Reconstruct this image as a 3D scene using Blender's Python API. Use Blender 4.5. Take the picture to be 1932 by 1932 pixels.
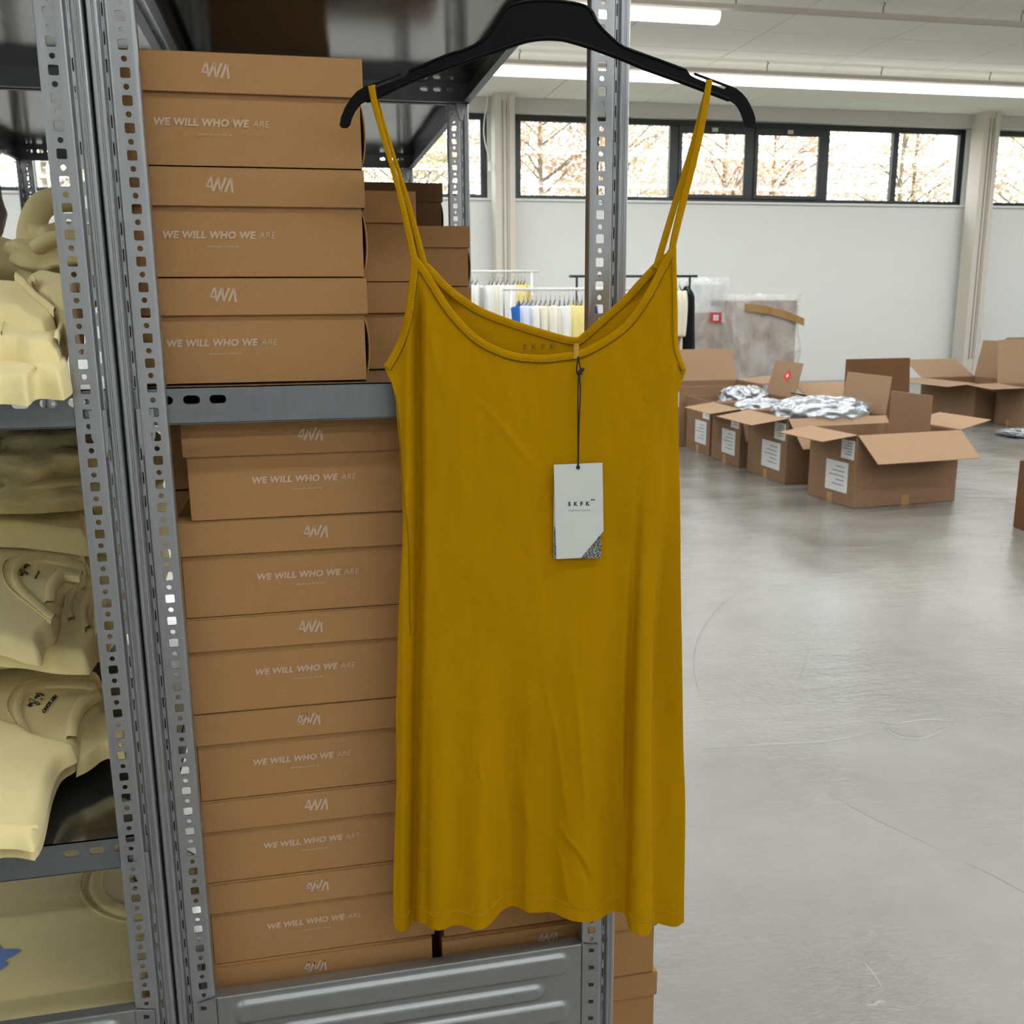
import bpy, bmesh, math, random
from mathutils import Vector, Matrix, noise

for o in list(bpy.data.objects):
    bpy.data.objects.remove(o, do_unlink=True)
S = bpy.context.scene
COL = S.collection
PI = math.pi

# ------------------------------------------------------------------ camera
FPX, PITCH, YAW, ROLL = 1830.0, 0.21446, 0.21068, -0.00668
CAM = Vector((0.0, 0.0, 1.40))
cp, sp, cy, sy = math.cos(PITCH), math.sin(PITCH), math.cos(YAW), math.sin(YAW)
FW = Vector((sy * cp, cy * cp, -sp))
R0 = Vector((cy, -sy, 0.0))
U0 = R0.cross(FW)
RT = math.cos(ROLL) * R0 + math.sin(ROLL) * U0
UP = -math.sin(ROLL) * R0 + math.cos(ROLL) * U0
cam = bpy.data.cameras.new('camera')
camo = bpy.data.objects.new('camera', cam)
COL.objects.link(camo)
m = Matrix((RT, UP, -FW)).transposed().to_4x4()
m.translation = CAM
camo.matrix_world = m
cam.sensor_width = 36.0
cam.lens = 36.0 * FPX / 1932.0
cam.clip_start, cam.clip_end = 0.02, 300
cam.dof.use_dof = True
cam.dof.focus_distance = 1.02
cam.dof.aperture_fstop = 22.0
S.camera = camo

# ------------------------------------------------------------------ world, exposure
S.view_settings.view_transform = 'Standard'
S.view_settings.look = 'None'
S.view_settings.gamma = 1.0
S.view_settings.use_curve_mapping = False
S.view_settings.exposure = 0.27
W = bpy.data.worlds.new('overcast_sky')
S.world = W
W.use_nodes = True
bg = W.node_tree.nodes['Background']
bg.inputs[0].default_value = (0.90, 0.955, 1.0, 1)
bg.inputs[1].default_value = 6.5
LAMP = 18.0           # strength of one luminaire (watts), see luminaire()

S.cycles.max_bounces = 5
S.cycles.diffuse_bounces = 4
S.cycles.glossy_bounces = 3
S.cycles.transmission_bounces = 3
S.cycles.transparent_max_bounces = 12
S.cycles.adaptive_threshold = 0.07
S.cycles.adaptive_min_samples = 14
S.cycles.use_light_tree = False
S.cycles.caustics_reflective = False
S.cycles.caustics_refractive = False

# ------------------------------------------------------------------ helpers
def ray(px, py):
    return FW + RT * ((px - 966.0) / FPX) - UP * ((py - 966.0) / FPX)

def onY(px, py, Y):
    d = ray(px, py)
    return CAM + d * (Y / d.y)

def onZ(px, py, Z):
    d = ray(px, py)
    return CAM + d * ((Z - CAM.z) / d.z)

def link(o, parent=None):
    COL.objects.link(o)
    if parent is not None:
        o.parent = parent
    return o

def tag(o, label=None, cat=None, group=None, kind=None):
    if label: o['label'] = label
    if cat: o['category'] = cat
    if group: o['group'] = group
    if kind: o['kind'] = kind
    return o

def empty(name, loc=(0, 0, 0), rz=0.0):
    o = bpy.data.objects.new(name, None)
    o.empty_display_size = 0.05
    COL.objects.link(o)
    o.location = loc
    o.rotation_euler = (0, 0, rz)
    return o

def rootloc(p):
    l = Vector((0, 0, 0))
    while p is not None:
        l = l + Vector(p.location)
        p = p.parent
    return l

def setmat(me, mat):
    me.materials.clear()
    for mm in (mat if isinstance(mat, (list, tuple)) else [mat]):
        me.materials.append(mm)

class MB:
    """collects geometry; build() links it as one mesh object"""
    def __init__(s):
        s.v, s.f, s.mi = [], [], []
    def add(s, vs, fs, mi=0):
        n = len(s.v)
        s.v += [tuple(p) for p in vs]
        s.f += [tuple(i + n for i in f) for f in fs]
        s.mi += [mi] * len(fs)
        return s
    def box(s, x0, x1, y0, y1, z0, z1, mi=0):
        vs = [(x, y, z) for z in (z0, z1) for y in (y0, y1) for x in (x0, x1)]
        return s.add(vs, [(0, 2, 3, 1), (4, 5, 7, 6), (0, 1, 5, 4), (2, 6, 7, 3), (0, 4, 6, 2), (1, 3, 7, 5)], mi)
    def grid(s, rows, mi=0, closed=False):
        nr, nc = len(rows), len(rows[0])
        vs = [p for r in rows for p in r]
        fs = []
        for i in range(nr - 1):
            for j in range(nc - 1 + (1 if closed else 0)):
                j2 = (j + 1) % nc
                fs.append((i * nc + j, i * nc + j2, (i + 1) * nc + j2, (i + 1) * nc + j))
        return s.add(vs, fs, mi)
    def tube(s, pts, r, n=8, mi=0, cap=True, flat=1.0):
        pts = [Vector(p) for p in pts]
        rings = []
        prev = None
        for i, p in enumerate(pts):
            a = pts[max(i - 1, 0)]; b = pts[min(i + 1, len(pts) - 1)]
            t = (b - a).normalized()
            ref = Vector((0, 0, 1)) if abs(t.z) < 0.9 else Vector((0, 1, 0))
            if prev is None:
                u = t.cross(ref).normalized()
            else:
                u = (prev - t * prev.dot(t)).normalized()
            prev = u
            w = t.cross(u)
            rr = r[i] if isinstance(r, (list, tuple)) else r
            rings.append([p + u * (rr * math.cos(2 * PI * k / n)) + w * (rr * flat * math.sin(2 * PI * k / n)) for k in range(n)])
        n0 = len(s.v)
        s.grid(rings, mi, closed=True)
        if cap:
            s.f.append(tuple(n0 + k for k in range(n))[::-1]); s.mi.append(mi)
            e = n0 + (len(pts) - 1) * n
            s.f.append(tuple(e + k for k in range(n))); s.mi.append(mi)
        return s
    def prism(s, poly, fn0, fn1, mi=0):
        """poly: 2-D outline (may be concave); fn0/fn1 map a point to 3-D on the two faces"""
        n = len(poly)
        from mathutils.geometry import tessellate_polygon
        tris = tessellate_polygon([[Vector((p[0], p[1], 0)) for p in poly]])
        vs = [fn0(*p) for p in poly] + [fn1(*p) for p in poly]
        fs = [tuple(t) for t in tris] + [tuple(i + n for i in t[::-1]) for t in tris]
        fs += [(i, (i + 1) % n, (i + 1) % n + n, i + n) for i in range(n)]
        return s.add(vs, fs, mi)
    def build(s, name, mat, parent=None, local=False, smooth=False, bevel=0.0, seg=2, fix=True):
        off = Vector((0, 0, 0)) if (local or parent is None) else rootloc(parent)
        me = bpy.data.meshes.new(name)
        me.from_pydata([tuple(Vector(p) - off) for p in s.v], [], s.f)
        setmat(me, mat)
        if isinstance(mat, (list, tuple)):
            me.polygons.foreach_set('material_index', s.mi)
        me.validate()
        if fix:
            bm = bmesh.new(); bm.from_mesh(me)
            bmesh.ops.recalc_face_normals(bm, faces=bm.faces)
            bm.to_mesh(me); bm.free()
        if smooth:
            me.polygons.foreach_set('use_smooth', [True] * len(me.polygons))
        o = bpy.data.objects.new(name, me)
        link(o, parent)
        if bevel > 0:
            b = o.modifiers.new('bevel', 'BEVEL')
            b.width = bevel; b.segments = seg; b.limit_method = 'ANGLE'; b.angle_limit = 0.6
        return o

def copy_tree(o, parent=None, loc=None, rz=None):
    c = o.copy()
    COL.objects.link(c)
    c.parent = parent
    if loc is not None: c.location = loc
    if rz is not None: c.rotation_euler = (0, 0, rz)
    for ch in list(o.children):
        copy_tree(ch, c)
    return c

def interp(tab, t):
    """piecewise-linear lookup, tab sorted by first entry"""
    if t <= tab[0][0]: return tab[0][1]
    for (a, va), (b, vb) in zip(tab, tab[1:]):
        if t <= b:
            k = (t - a) / (b - a)
            return va + (vb - va) * k
    return tab[-1][1]

def poly_at(pts, t):
    """point at arc-length fraction t of a polyline"""
    L = [0.0]
    for a, b in zip(pts, pts[1:]):
        L.append(L[-1] + math.dist(a, b))
    x = t * L[-1]
    for i in range(len(pts) - 1):
        if x <= L[i + 1] or i == len(pts) - 2:
            k = (x - L[i]) / max(L[i + 1] - L[i], 1e-9)
            return tuple(pts[i][q] + (pts[i + 1][q] - pts[i][q]) * k for q in range(len(pts[0])))

def smoothline(pts, n=4):
    """Catmull-Rom refinement"""
    out = []
    P = [pts[0]] + list(pts) + [pts[-1]]
    for i in range(1, len(P) - 2):
        p0, p1, p2, p3 = P[i - 1], P[i], P[i + 1], P[i + 2]
        for k in range(n):
            t = k / n
            out.append(tuple(0.5 * (2 * p1[q] + (p2[q] - p0[q]) * t + (2 * p0[q] - 5 * p1[q] + 4 * p2[q] - p3[q]) * t * t + (3 * p1[q] - p0[q] - 3 * p2[q] + p3[q]) * t ** 3) for q in range(len(p1))))
    out.append(tuple(pts[-1]))
    return out

def sstep(a, b, x):
    t = min(max((x - a) / (b - a), 0.0), 1.0)
    return t * t * (3 - 2 * t)

def lin(c):
    return tuple(((v / 255.0) / 12.92 if v / 255.0 <= 0.04045 else ((v / 255.0 + 0.055) / 1.055) ** 2.4) for v in c) + (1.0,)

# ------------------------------------------------------------------ materials
def mat(name, col, rough=0.6, metal=0.0, spec=0.5, noise_amt=0.0, scale=20.0, bump=0.0, bscale=60.0, detail=3.0, stretch=(1, 1, 1), trans=0.0, alpha=1.0, sheen=0.0, rnoise=0.0):
    M = bpy.data.materials.new(name)
    M.use_nodes = True
    nt = M.node_tree
    b = nt.nodes['Principled BSDF']
    c = lin(col) if max(col) > 1.0 else tuple(col) + (1.0,)
    b.inputs['Base Color'].default_value = c
    b.inputs['Roughness'].default_value = rough
    b.inputs['Metallic'].default_value = metal
    b.inputs['Specular IOR Level'].default_value = spec
    if sheen: b.inputs['Sheen Weight'].default_value = sheen
    if alpha < 1: b.inputs['Alpha'].default_value = alpha
    if trans: b.inputs['Transmission Weight'].default_value = trans
    if noise_amt or bump or rnoise:
        tc = nt.nodes.new('ShaderNodeTexCoord')
        mp = nt.nodes.new('ShaderNodeMapping')
        mp.inputs['Scale'].default_value = stretch
        nt.links.new(tc.outputs['Object'], mp.inputs['Vector'])
    if noise_amt or rnoise:
        nz = nt.nodes.new('ShaderNodeTexNoise')
        nz.inputs['Scale'].default_value = scale
        nz.inputs['Detail'].default_value = detail
        nt.links.new(mp.outputs[0], nz.inputs['Vector'])
    if noise_amt:
        mx = nt.nodes.new('ShaderNodeMix'); mx.data_type = 'RGBA'
        mx.inputs['A'].default_value = tuple(v * (1 - noise_amt) for v in c[:3]) + (1,)
        mx.inputs['B'].default_value = tuple(min(v * (1 + noise_amt), 1) for v in c[:3]) + (1,)
        nt.links.new(nz.outputs['Fac'], mx.inputs['Factor'])
        nt.links.new(mx.outputs['Result'], b.inputs['Base Color'])
    if rnoise:
        mr = nt.nodes.new('ShaderNodeMapRange')
        mr.inputs['To Min'].default_value = max(rough - rnoise, 0.02)
        mr.inputs['To Max'].default_value = min(rough + rnoise, 1)
        nt.links.new(nz.outputs['Fac'], mr.inputs['Value'])
        nt.links.new(mr.outputs[0], b.inputs['Roughness'])
    if bump:
        n2 = nt.nodes.new('ShaderNodeTexNoise')
        n2.inputs['Scale'].default_value = bscale
        n2.inputs['Detail'].default_value = 4
        nt.links.new(mp.outputs[0], n2.inputs['Vector'])
        bp = nt.nodes.new('ShaderNodeBump')
        bp.inputs['Strength'].default_value = bump
        bp.inputs['Distance'].default_value = 0.01
        nt.links.new(n2.outputs['Fac'], bp.inputs['Height'])
        nt.links.new(bp.outputs[0], b.inputs['Normal'])
    return M

def emis(name, col, strength):
    M = bpy.data.materials.new(name); M.use_nodes = True
    b = M.node_tree.nodes['Principled BSDF']
    b.inputs['Base Color'].default_value = tuple(col) + (1,)
    b.inputs['Emission Color'].default_value = tuple(col) + (1,)
    b.inputs['Emission Strength'].default_value = strength
    return M

M = {}
M['steel'] = mat('galvanised_steel', (0.36, 0.37, 0.385), 0.33, 0.85, noise_amt=0.16, scale=90, stretch=(1, 1, 0.06), rnoise=0.10)
M['tray'] = mat('galvanised_tray_steel', (0.20, 0.213, 0.228), 0.42, 0.85, noise_amt=0.14, scale=160, stretch=(1, 1, 0.35), rnoise=0.08)  # base darkened in place of dim surroundings the rims would mirror
M['tray_sheet'] = mat('polished_tray_sheet', (0.34, 0.345, 0.34), 0.14, 0.92, noise_amt=0.05, scale=14, rnoise=0.04)
M['panel'] = mat('galvanised_panel_steel', (0.30, 0.312, 0.312), 0.36, 0.80, noise_amt=0.08, scale=60, rnoise=0.08)
M['kraft'] = mat('kraft_board', (160, 120, 77), 0.78, spec=0.2, noise_amt=0.10, scale=420, bump=0.05, bscale=500, detail=5)
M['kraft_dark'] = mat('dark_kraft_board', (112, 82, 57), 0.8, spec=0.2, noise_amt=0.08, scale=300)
M['kraft_edge'] = mat('kraft_board_edge', (120, 88, 60), 0.9, spec=0.1)
M['print'] = mat('pale_print_ink', (186, 162, 140), 0.8, spec=0.2, noise_amt=0.1, scale=600)
M['carton'] = mat('carton_board', (138, 108, 83), 0.8, spec=0.2, noise_amt=0.06, scale=24)
M['carton_lit'] = mat('carton_board_lit', (158, 129, 102), 0.85, spec=0.2, noise_amt=0.05, scale=24)  # same brown board, lightened to paint light falling on the flaps
M['carton_dark'] = mat('carton_board_darkened', (104, 72, 46), 0.85, spec=0.2, noise_amt=0.05, scale=24)  # carton board darkened to paint the shadow side of the upright flap
M['paper'] = mat('white_paper', (214, 216, 216), 0.6, noise_amt=0.04, scale=40)
M['paper_ink'] = mat('grey_print_ink', (120, 122, 125), 0.7)
M['red'] = mat('red_sticker', (214, 62, 58), 0.5)
M['tape'] = mat('brown_parcel_tape', (168, 128, 76), 0.3, spec=0.6, noise_amt=0.12, scale=30)
M['poly'] = mat('silver_poly_bag', (188, 193, 199), 0.2, 0.6, noise_amt=0.10, scale=14, bump=0.6, bscale=26)
M['hanger'] = mat('black_hanger_plastic', (0.003, 0.0033, 0.0036), 0.40, spec=0.10, bump=0.03, bscale=900)
M['chrome'] = mat('chrome_wire', (0.75, 0.75, 0.76), 0.15, 1.0)
M['dress'] = mat('mustard_jersey', (174, 129, 0), 0.82, spec=0.06, noise_amt=0.05, scale=900, bump=0.08, bscale=1500, detail=2)
M['binding'] = mat('mustard_binding', (168, 124, 0), 0.82, spec=0.06, noise_amt=0.05, scale=900, bump=0.10, bscale=1400, detail=2)
M['stitch'] = mat('mustard_thread', (192, 150, 22), 0.7)
M['seamline'] = mat('mustard_seam', (104, 72, 0), 0.8)
M['loop'] = mat('gold_ribbon', (182, 138, 40), 0.5, noise_amt=0.15, scale=700)
M['cord'] = mat('black_cord', (0.008, 0.008, 0.008), 0.6)
M['tag'] = mat('white_card', (200, 203, 198), 0.7, noise_amt=0.02, scale=100)
M['ink'] = mat('black_ink', (0.012, 0.012, 0.014), 0.6)
M['neckink'] = mat('grey_neck_print', (112, 88, 30), 0.7)
M['sweat'] = mat('butter_sweatshirt', (228, 212, 156), 0.9, spec=0.15, noise_amt=0.05, scale=60, bump=0.10, bscale=700, sheen=0.2)
M['sweat_rib'] = mat('butter_rib_knit', (224, 207, 150), 0.9, spec=0.15, noise_amt=0.05, scale=200, bump=0.12, bscale=900, stretch=(1, 1, 1), sheen=0.2)
M['sweat_in'] = mat('butter_sweatshirt_inside', (230, 217, 168), 0.9, spec=0.15)
M['blue_ink'] = mat('blue_print', (112, 144, 204), 0.8)
M['taupe_knit'] = mat('taupe_knit', (112, 96, 84), 0.95, noise_amt=0.15, scale=120, bump=0.3, bscale=260)
M['wall'] = mat('white_plaster', (232, 234, 231), 0.85, spec=0.2, noise_amt=0.015, scale=3)
M['bulkhead'] = mat('white_bulkhead', (205, 203, 196), 0.8, spec=0.2)
M['ceil'] = mat('ceiling_tile', (246, 243, 237), 0.9, spec=0.1, noise_amt=0.03, scale=70)
M['ceil_gap'] = mat('ceiling_joint', (150, 146, 138), 0.9)
M['column'] = mat('taupe_painted_steel', (210, 203, 192), 0.55, noise_amt=0.03, scale=8)
M['black_frame'] = mat('black_window_frame', (0.016, 0.022, 0.022), 0.35)
M['housing'] = mat('luminaire_housing', (196, 190, 180), 0.6)
M['white_metal'] = mat('white_powder_coat', (226, 226, 222), 0.45)
M['black_metal'] = mat('black_powder_coat', (0.02, 0.028, 0.027), 0.4)
M['diffuser'] = emis('lit_diffuser', (0.98, 1.0, 0.96), 3.0)
M['diffuser'].cycles.emission_sampling = 'NONE'

# floor: poured light-grey epoxy with cloudy wear, scratches and roller texture
def floor_material():
    F = bpy.data.materials.new('grey_epoxy_floor'); F.use_nodes = True
    nt = F.node_tree; N = nt.nodes; L = nt.links
    b = N['Principled BSDF']
    tc = N.new('ShaderNodeTexCoord')
    def nz(scale, detail=4, st=(1, 1, 1), rough=0.55):
        mp = N.new('ShaderNodeMapping'); mp.inputs['Scale'].default_value = st
        L.new(tc.outputs['Object'], mp.inputs['Vector'])
        n = N.new('ShaderNodeTexNoise'); n.inputs['Scale'].default_value = scale
        n.inputs['Detail'].default_value = detail; n.inputs['Roughness'].default_value = rough
        L.new(mp.outputs[0], n.inputs['Vector'])
        return n.outputs['Fac']
    cr = N.new('ShaderNodeValToRGB')
    cr.color_ramp.elements[0].position = 0.30; cr.color_ramp.elements[0].color = lin((114, 111, 105))
    cr.color_ramp.elements[1].position = 0.72; cr.color_ramp.elements[1].color = lin((140, 138, 132))
    L.new(nz(1.1, 6), cr.inputs['Fac'])
    # dark specks
    vo = N.new('ShaderNodeTexVoronoi'); vo.inputs['Scale'].default_value = 3.2
    L.new(tc.outputs['Object'], vo.inputs['Vector'])
    lt = N.new('ShaderNodeMath'); lt.operation = 'LESS_THAN'; lt.inputs[1].default_value = 0.035
    L.new(vo.outputs['Distance'], lt.inputs[0])
    mx = N.new('ShaderNodeMix'); mx.data_type = 'RGBA'
    L.new(lt.outputs[0], mx.inputs['Factor']); L.new(cr.outputs['Color'], mx.inputs['A'])
    mx.inputs['B'].default_value = lin((120, 117, 112))
    L.new(mx.outputs['Result'], b.inputs['Base Color'])
    mr = N.new('ShaderNodeMapRange'); mr.inputs['To Min'].default_value = 0.10; mr.inputs['To Max'].default_value = 0.32
    L.new(nz(2.2, 6), mr.inputs['Value']); L.new(mr.outputs[0], b.inputs['Roughness'])
    ad = N.new('ShaderNodeMath'); ad.operation = 'ADD'
    m1 = N.new('ShaderNodeMath'); m1.operation = 'MULTIPLY'; m1.inputs[1].default_value = 0.35
    L.new(nz(34, 3, (1, 2.2, 1)), m1.inputs[0])
    L.new(nz(5.5, 6, (0.8, 2.0, 1)), ad.inputs[0]); L.new(m1.outputs[0], ad.inputs[1])
    bp = N.new('ShaderNodeBump'); bp.inputs['Strength'].default_value = 0.22; bp.inputs['Distance'].default_value = 0.02
    L.new(ad.outputs[0], bp.inputs['Height']); L.new(bp.outputs[0], b.inputs['Normal'])
    b.inputs['Specular IOR Level'].default_value = 0.5
    return F
M['floor'] = floor_material()

def glass_material(name, tint=(1, 1, 1), gloss=0.06):
    G = bpy.data.materials.new(name); G.use_nodes = True
    nt = G.node_tree; nt.nodes.clear()
    out = nt.nodes.new('ShaderNodeOutputMaterial')
    tr = nt.nodes.new('ShaderNodeBsdfTransparent'); tr.inputs[0].default_value = tuple(tint) + (1,)
    gl = nt.nodes.new('ShaderNodeBsdfGlossy'); gl.inputs['Roughness'].default_value = 0.03
    ms = nt.nodes.new('ShaderNodeMixShader'); ms.inputs[0].default_value = gloss
    nt.links.new(tr.outputs[0], ms.inputs[1]); nt.links.new(gl.outputs[0], ms.inputs[2]); nt.links.new(ms.outputs[0], out.inputs[0])
    return G
M['glass'] = glass_material('window_glass', (0.97, 0.99, 0.99), 0.05)

def film_material():
    G = bpy.data.materials.new('clear_stretch_film'); G.use_nodes = True
    nt = G.node_tree; nt.nodes.clear(); N = nt.nodes; L = nt.links
    out = N.new('ShaderNodeOutputMaterial')
    tc = N.new('ShaderNodeTexCoord')
    nz = N.new('ShaderNodeTexNoise'); nz.inputs['Scale'].default_value = 3.0; nz.inputs['Detail'].default_value = 4; nz.inputs['Distortion'].default_value = .6
    L.new(tc.outputs['Object'], nz.inputs['Vector'])
    mr = N.new('ShaderNodeMapRange'); mr.inputs['From Min'].default_value = 0.35; mr.inputs['From Max'].default_value = 0.75
    mr.inputs['To Min'].default_value = 0.25; mr.inputs['To Max'].default_value = 0.55
    L.new(nz.outputs['Fac'], mr.inputs['Value'])
    bp = N.new('ShaderNodeBump'); bp.inputs['Strength'].default_value = 0.8; bp.inputs['Distance'].default_value = 0.03
    L.new(nz.outputs['Fac'], bp.inputs['Height'])
    tr = N.new('ShaderNodeBsdfTransparent')
    pr = N.new('ShaderNodeBsdfPrincipled'); pr.inputs['Base Color'].default_value = (0.92, 0.93, 0.93, 1); pr.inputs['Roughness'].default_value = 0.2
    L.new(bp.outputs[0], pr.inputs['Normal'])
    ms = N.new('ShaderNodeMixShader')
    L.new(mr.outputs[0], ms.inputs[0]); L.new(tr.outputs[0], ms.inputs[1]); L.new(pr.outputs[0], ms.inputs[2]); L.new(ms.outputs[0], out.inputs[0])
    return G
M['film'] = film_material()

def dress_translucent(name, base):
    T = M[base]
    nt = T.node_tree
    out = [n for n in nt.nodes if n.type == 'OUTPUT_MATERIAL'][0]
    b = nt.nodes['Principled BSDF']
    tl = nt.nodes.new('ShaderNodeBsdfTranslucent'); tl.inputs[0].default_value = lin((190, 140, 10))
    ms = nt.nodes.new('ShaderNodeMixShader'); ms.inputs[0].default_value = 0.12
    nt.links.new(b.outputs[0], ms.inputs[1]); nt.links.new(tl.outputs[0], ms.inputs[2]); nt.links.new(ms.outputs[0], out.inputs[0])
dress_translucent('dress', 'dress')

# ------------------------------------------------------------------ the hall
WY = 15.6              # inner face of the window wall
CZ = 4.43              # ceiling
X0, X1, Y0 = -10.0, 22.0, -8.0
ZB, ZT = 2.97, 4.22    # window band

tag(MB().box(X0 - .2, X1 + .2, Y0 - .2, WY + .3, -0.12, 0.0).build('floor', M['floor']), 'light grey poured epoxy floor with scuffs', None, None, 'structure')
FLOOR = bpy.data.objects['floor']
scr = mat('floor_scratch', (112, 110, 104), .5); ridge = mat('floor_ridge', (150, 149, 144), .3)
def floor_mark(name, pts, w, m, h=.0006):
    P = [onZ(x, y, 0) for x, y in smoothline(pts, 5)]
    mb = MB()
    rows = []
    for i, p in enumerate(P):
        a = P[max(i - 1, 0)]; b = P[min(i + 1, len(P) - 1)]
        t = (b - a).normalized(); nrm = Vector((-t.y, t.x, 0))
        k = w * math.sin(PI * (i + .5) / len(P)) ** .5
        rows.append([p - nrm * k + Vector((0, 0, .0002)), p + Vector((0, 0, h)), p + nrm * k + Vector((0, 0, .0002))])
    mb.grid(rows).build(name, m, FLOOR, local=True, smooth=True)
floor_mark('floor_scratch', [(1432, 1098), (1375, 1130), (1330, 1180), (1310, 1230), (1312, 1280), (1330, 1320), (1352, 1346)], .0016, scr)
floor_mark('floor_scratch', [(1566, 1498), (1640, 1540), (1770, 1602)], .0012, scr)
floor_mark('floor_scratch', [(1815, 1625), (1870, 1650), (1932, 1684)], .0012, scr)
floor_mark('floor_scratch', [(1530, 1218), (1515, 1262), (1500, 1304)], .0014, scr)
floor_mark('floor_scratch', [(1790, 1146), (1830, 1160), (1866, 1174)], .0022, scr)
floor_mark('floor_ridge', [(1660, 1363), (1690, 1366), (1720, 1361), (1760, 1358), (1800, 1362)], .004, ridge, .003)
floor_mark('floor_ridge', [(1668, 1372), (1690, 1388), (1715, 1394), (1745, 1392), (1785, 1376)], .004, ridge, .003)
floor_mark('floor_scratch', [(1672, 1368), (1690, 1383), (1715, 1389), (1742, 1388)], .004, scr)
floor_mark('floor_ridge', [(1330, 1412), (1440, 1405), (1560, 1398), (1640, 1382)], .004, ridge, .002)
floor_mark('floor_ridge', [(1632, 1898), (1648, 1896), (1660, 1890), (1676, 1892)], .003, ridge, .002)
floor_mark('floor_scratch', [(1630, 1815), (1650, 1840), (1664, 1862)], .0012, ridge)
wb = MB()
wb.box(X0, X1, WY, WY + .3, 0, ZB)
wb.box(X0, X1, WY, WY + .3, ZT, CZ + .2)
BAYS = [(-4.93, 2.98), (3.42, 11.36), (11.92, 19.9)]
prevx = X0
for a, b in BAYS:
    wb.box(prevx, a, WY, WY + .3, ZB, ZT); prevx = b
wb.box(prevx, X1, WY, WY + .3, ZB, ZT)
tag(wb.build('wall_back', M['wall']), 'white wall below the high window band', None, None, 'structure')
tag(MB().box(X0 - .2, X0, Y0, WY, 0, CZ + .2).build('wall_left', M['wall']), 'white side wall of the hall', None, None, 'structure')
tag(MB().box(X1, X1 + .2, Y0, WY, 0, CZ + .2).build('wall_right', M['wall']), 'white side wall far to the right', None, None, 'structure')
tag(MB().box(X0, X1, Y0 - .2, Y0, 0, CZ + .2).build('wall_front', M['wall']), 'white wall opposite the windows', None, None, 'structure')
ceil = tag(MB().box(X0, X1, Y0, WY, CZ + .012, CZ + .2).build('ceiling', M['ceil_gap']), 'suspended ceiling of large pale tiles', None, None, 'structure')
TW, TD = 1.62, 0.86
tile = MB().box(.006, TW - .006, .006, TD - .006, 0, .012)
t0 = tile.build('ceiling_tile', M['ceil'], ceil, local=True, bevel=.003, seg=1)
ty0 = 11.30 - 15 * TD
first = True
for i in range(13):
    for j in range(20):
        t = t0 if first else t0.copy()
        if not first:
            COL.objects.link(t); t.parent = ceil
        first = False
        t.location = (7.09 - 8 * TW + i * TW, ty0 + j * TD, CZ)
tag(MB().box(X0, X1, WY - .14, WY, ZT, CZ).build('trim_1', M['bulkhead'], bevel=.006), 'white bulkhead band above the windows', None, None, 'structure')
tag(MB().box(X0, X1, WY - .05, WY + .02, ZB - .035, ZB).build('trim_2', M['wall'], bevel=.006), 'white window ledge above the wall', None, None, 'structure')

# windows: black frames, each pane its own piece
def window(n, a, b, panes, openers, label):
    w = empty('window_%d' % n, (a, WY, ZB))
    tag(w, label, None, None, 'structure')
    xs = [a + (b - a) * k / panes for k in range(panes + 1)]
    f = MB()
    f.box(a, b, WY + .02, WY + .10, ZB, ZB + .06)
    f.box(a, b, WY + .02, WY + .10, ZT - .09, ZT)
    f.box(a, a + .10, WY + .02, WY + .10, ZB + .06, ZT - .09)
    f.box(b - .10, b, WY + .02, WY + .10, ZB + .06, ZT - .09)
    f.build('window_frame', M['black_frame'], w, bevel=.004)
    for k in range(1, panes):
        wd = .085 if (k in openers or k - 1 in openers) else .05
        MB().box(xs[k] - wd, xs[k] + wd, WY + .01, WY + .10, ZB + .06, ZT - .09).build('mullion', M['black_frame'], w, bevel=.004)
    for k in range(panes):
        if k in openers:
            x0, x1 = xs[k] + .06, xs[k + 1] - .06
            g = MB()
            g.box(x0, x1, WY - .015, WY + .02, ZB + .05, ZB + .11).box(x0, x1, WY - .015, WY + .02, ZT - .20, ZT - .08)
            g.box(x0, x0 + .06, WY - .015, WY + .02, ZB + .11, ZT - .2).box(x1 - .06, x1, WY - .015, WY + .02, ZB + .11, ZT - .2)
            sash = g.build('sash', M['black_frame'], w, bevel=.004)
            MB().box((x0 + x1) / 2 - .05, (x0 + x1) / 2 + .05, WY - .05, WY - .015, ZT - .17, ZT - .11).build('window_actuator', M['housing'], sash, bevel=.006)
        MB().box(xs[k] + .03, xs[k + 1] - .03, WY + .055, WY + .063, ZB + .03, ZT - .05).build('pane', M['glass'], w)
window(1, BAYS[0][0], BAYS[0][1], 6, (), 'black framed window band left of the left column')
window(2, BAYS[1][0], BAYS[1][1], 6, (2, 3), 'black framed window band between the two columns')
window(3, BAYS[2][0], BAYS[2][1], 6, (), 'black framed window band right of the right column')

def column(x, label):
    c = empty('column', (x, 15.3, 0))
    tag(c, label, 'column', 'steel columns along the window wall', None)
    b = MB()
    b.box(x - .155, x - .065, 15.14, 15.46, 0, CZ).box(x + .065, x + .155, 15.14, 15.46, 0, CZ).box(x - .065, x + .065, 15.165, 15.44, 0, CZ)
    b.build('shaft', M['column'], c, bevel=.004)
    for dx in (-.03, .03):
        MB().box(x + dx - .006, x + dx + .006, 15.155, 15.165, .35, CZ - .1).build('groove_strip', M['ceil_gap'], c)
    MB().box(x - .2, x + .2, 15.1, 15.5, 0, .02).build('base_plate', M['column'], c, bevel=.003)
column(3.17, 'taupe steel column seen left of the rack post')
column(11.50, 'taupe steel column at the right between window bands')
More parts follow.
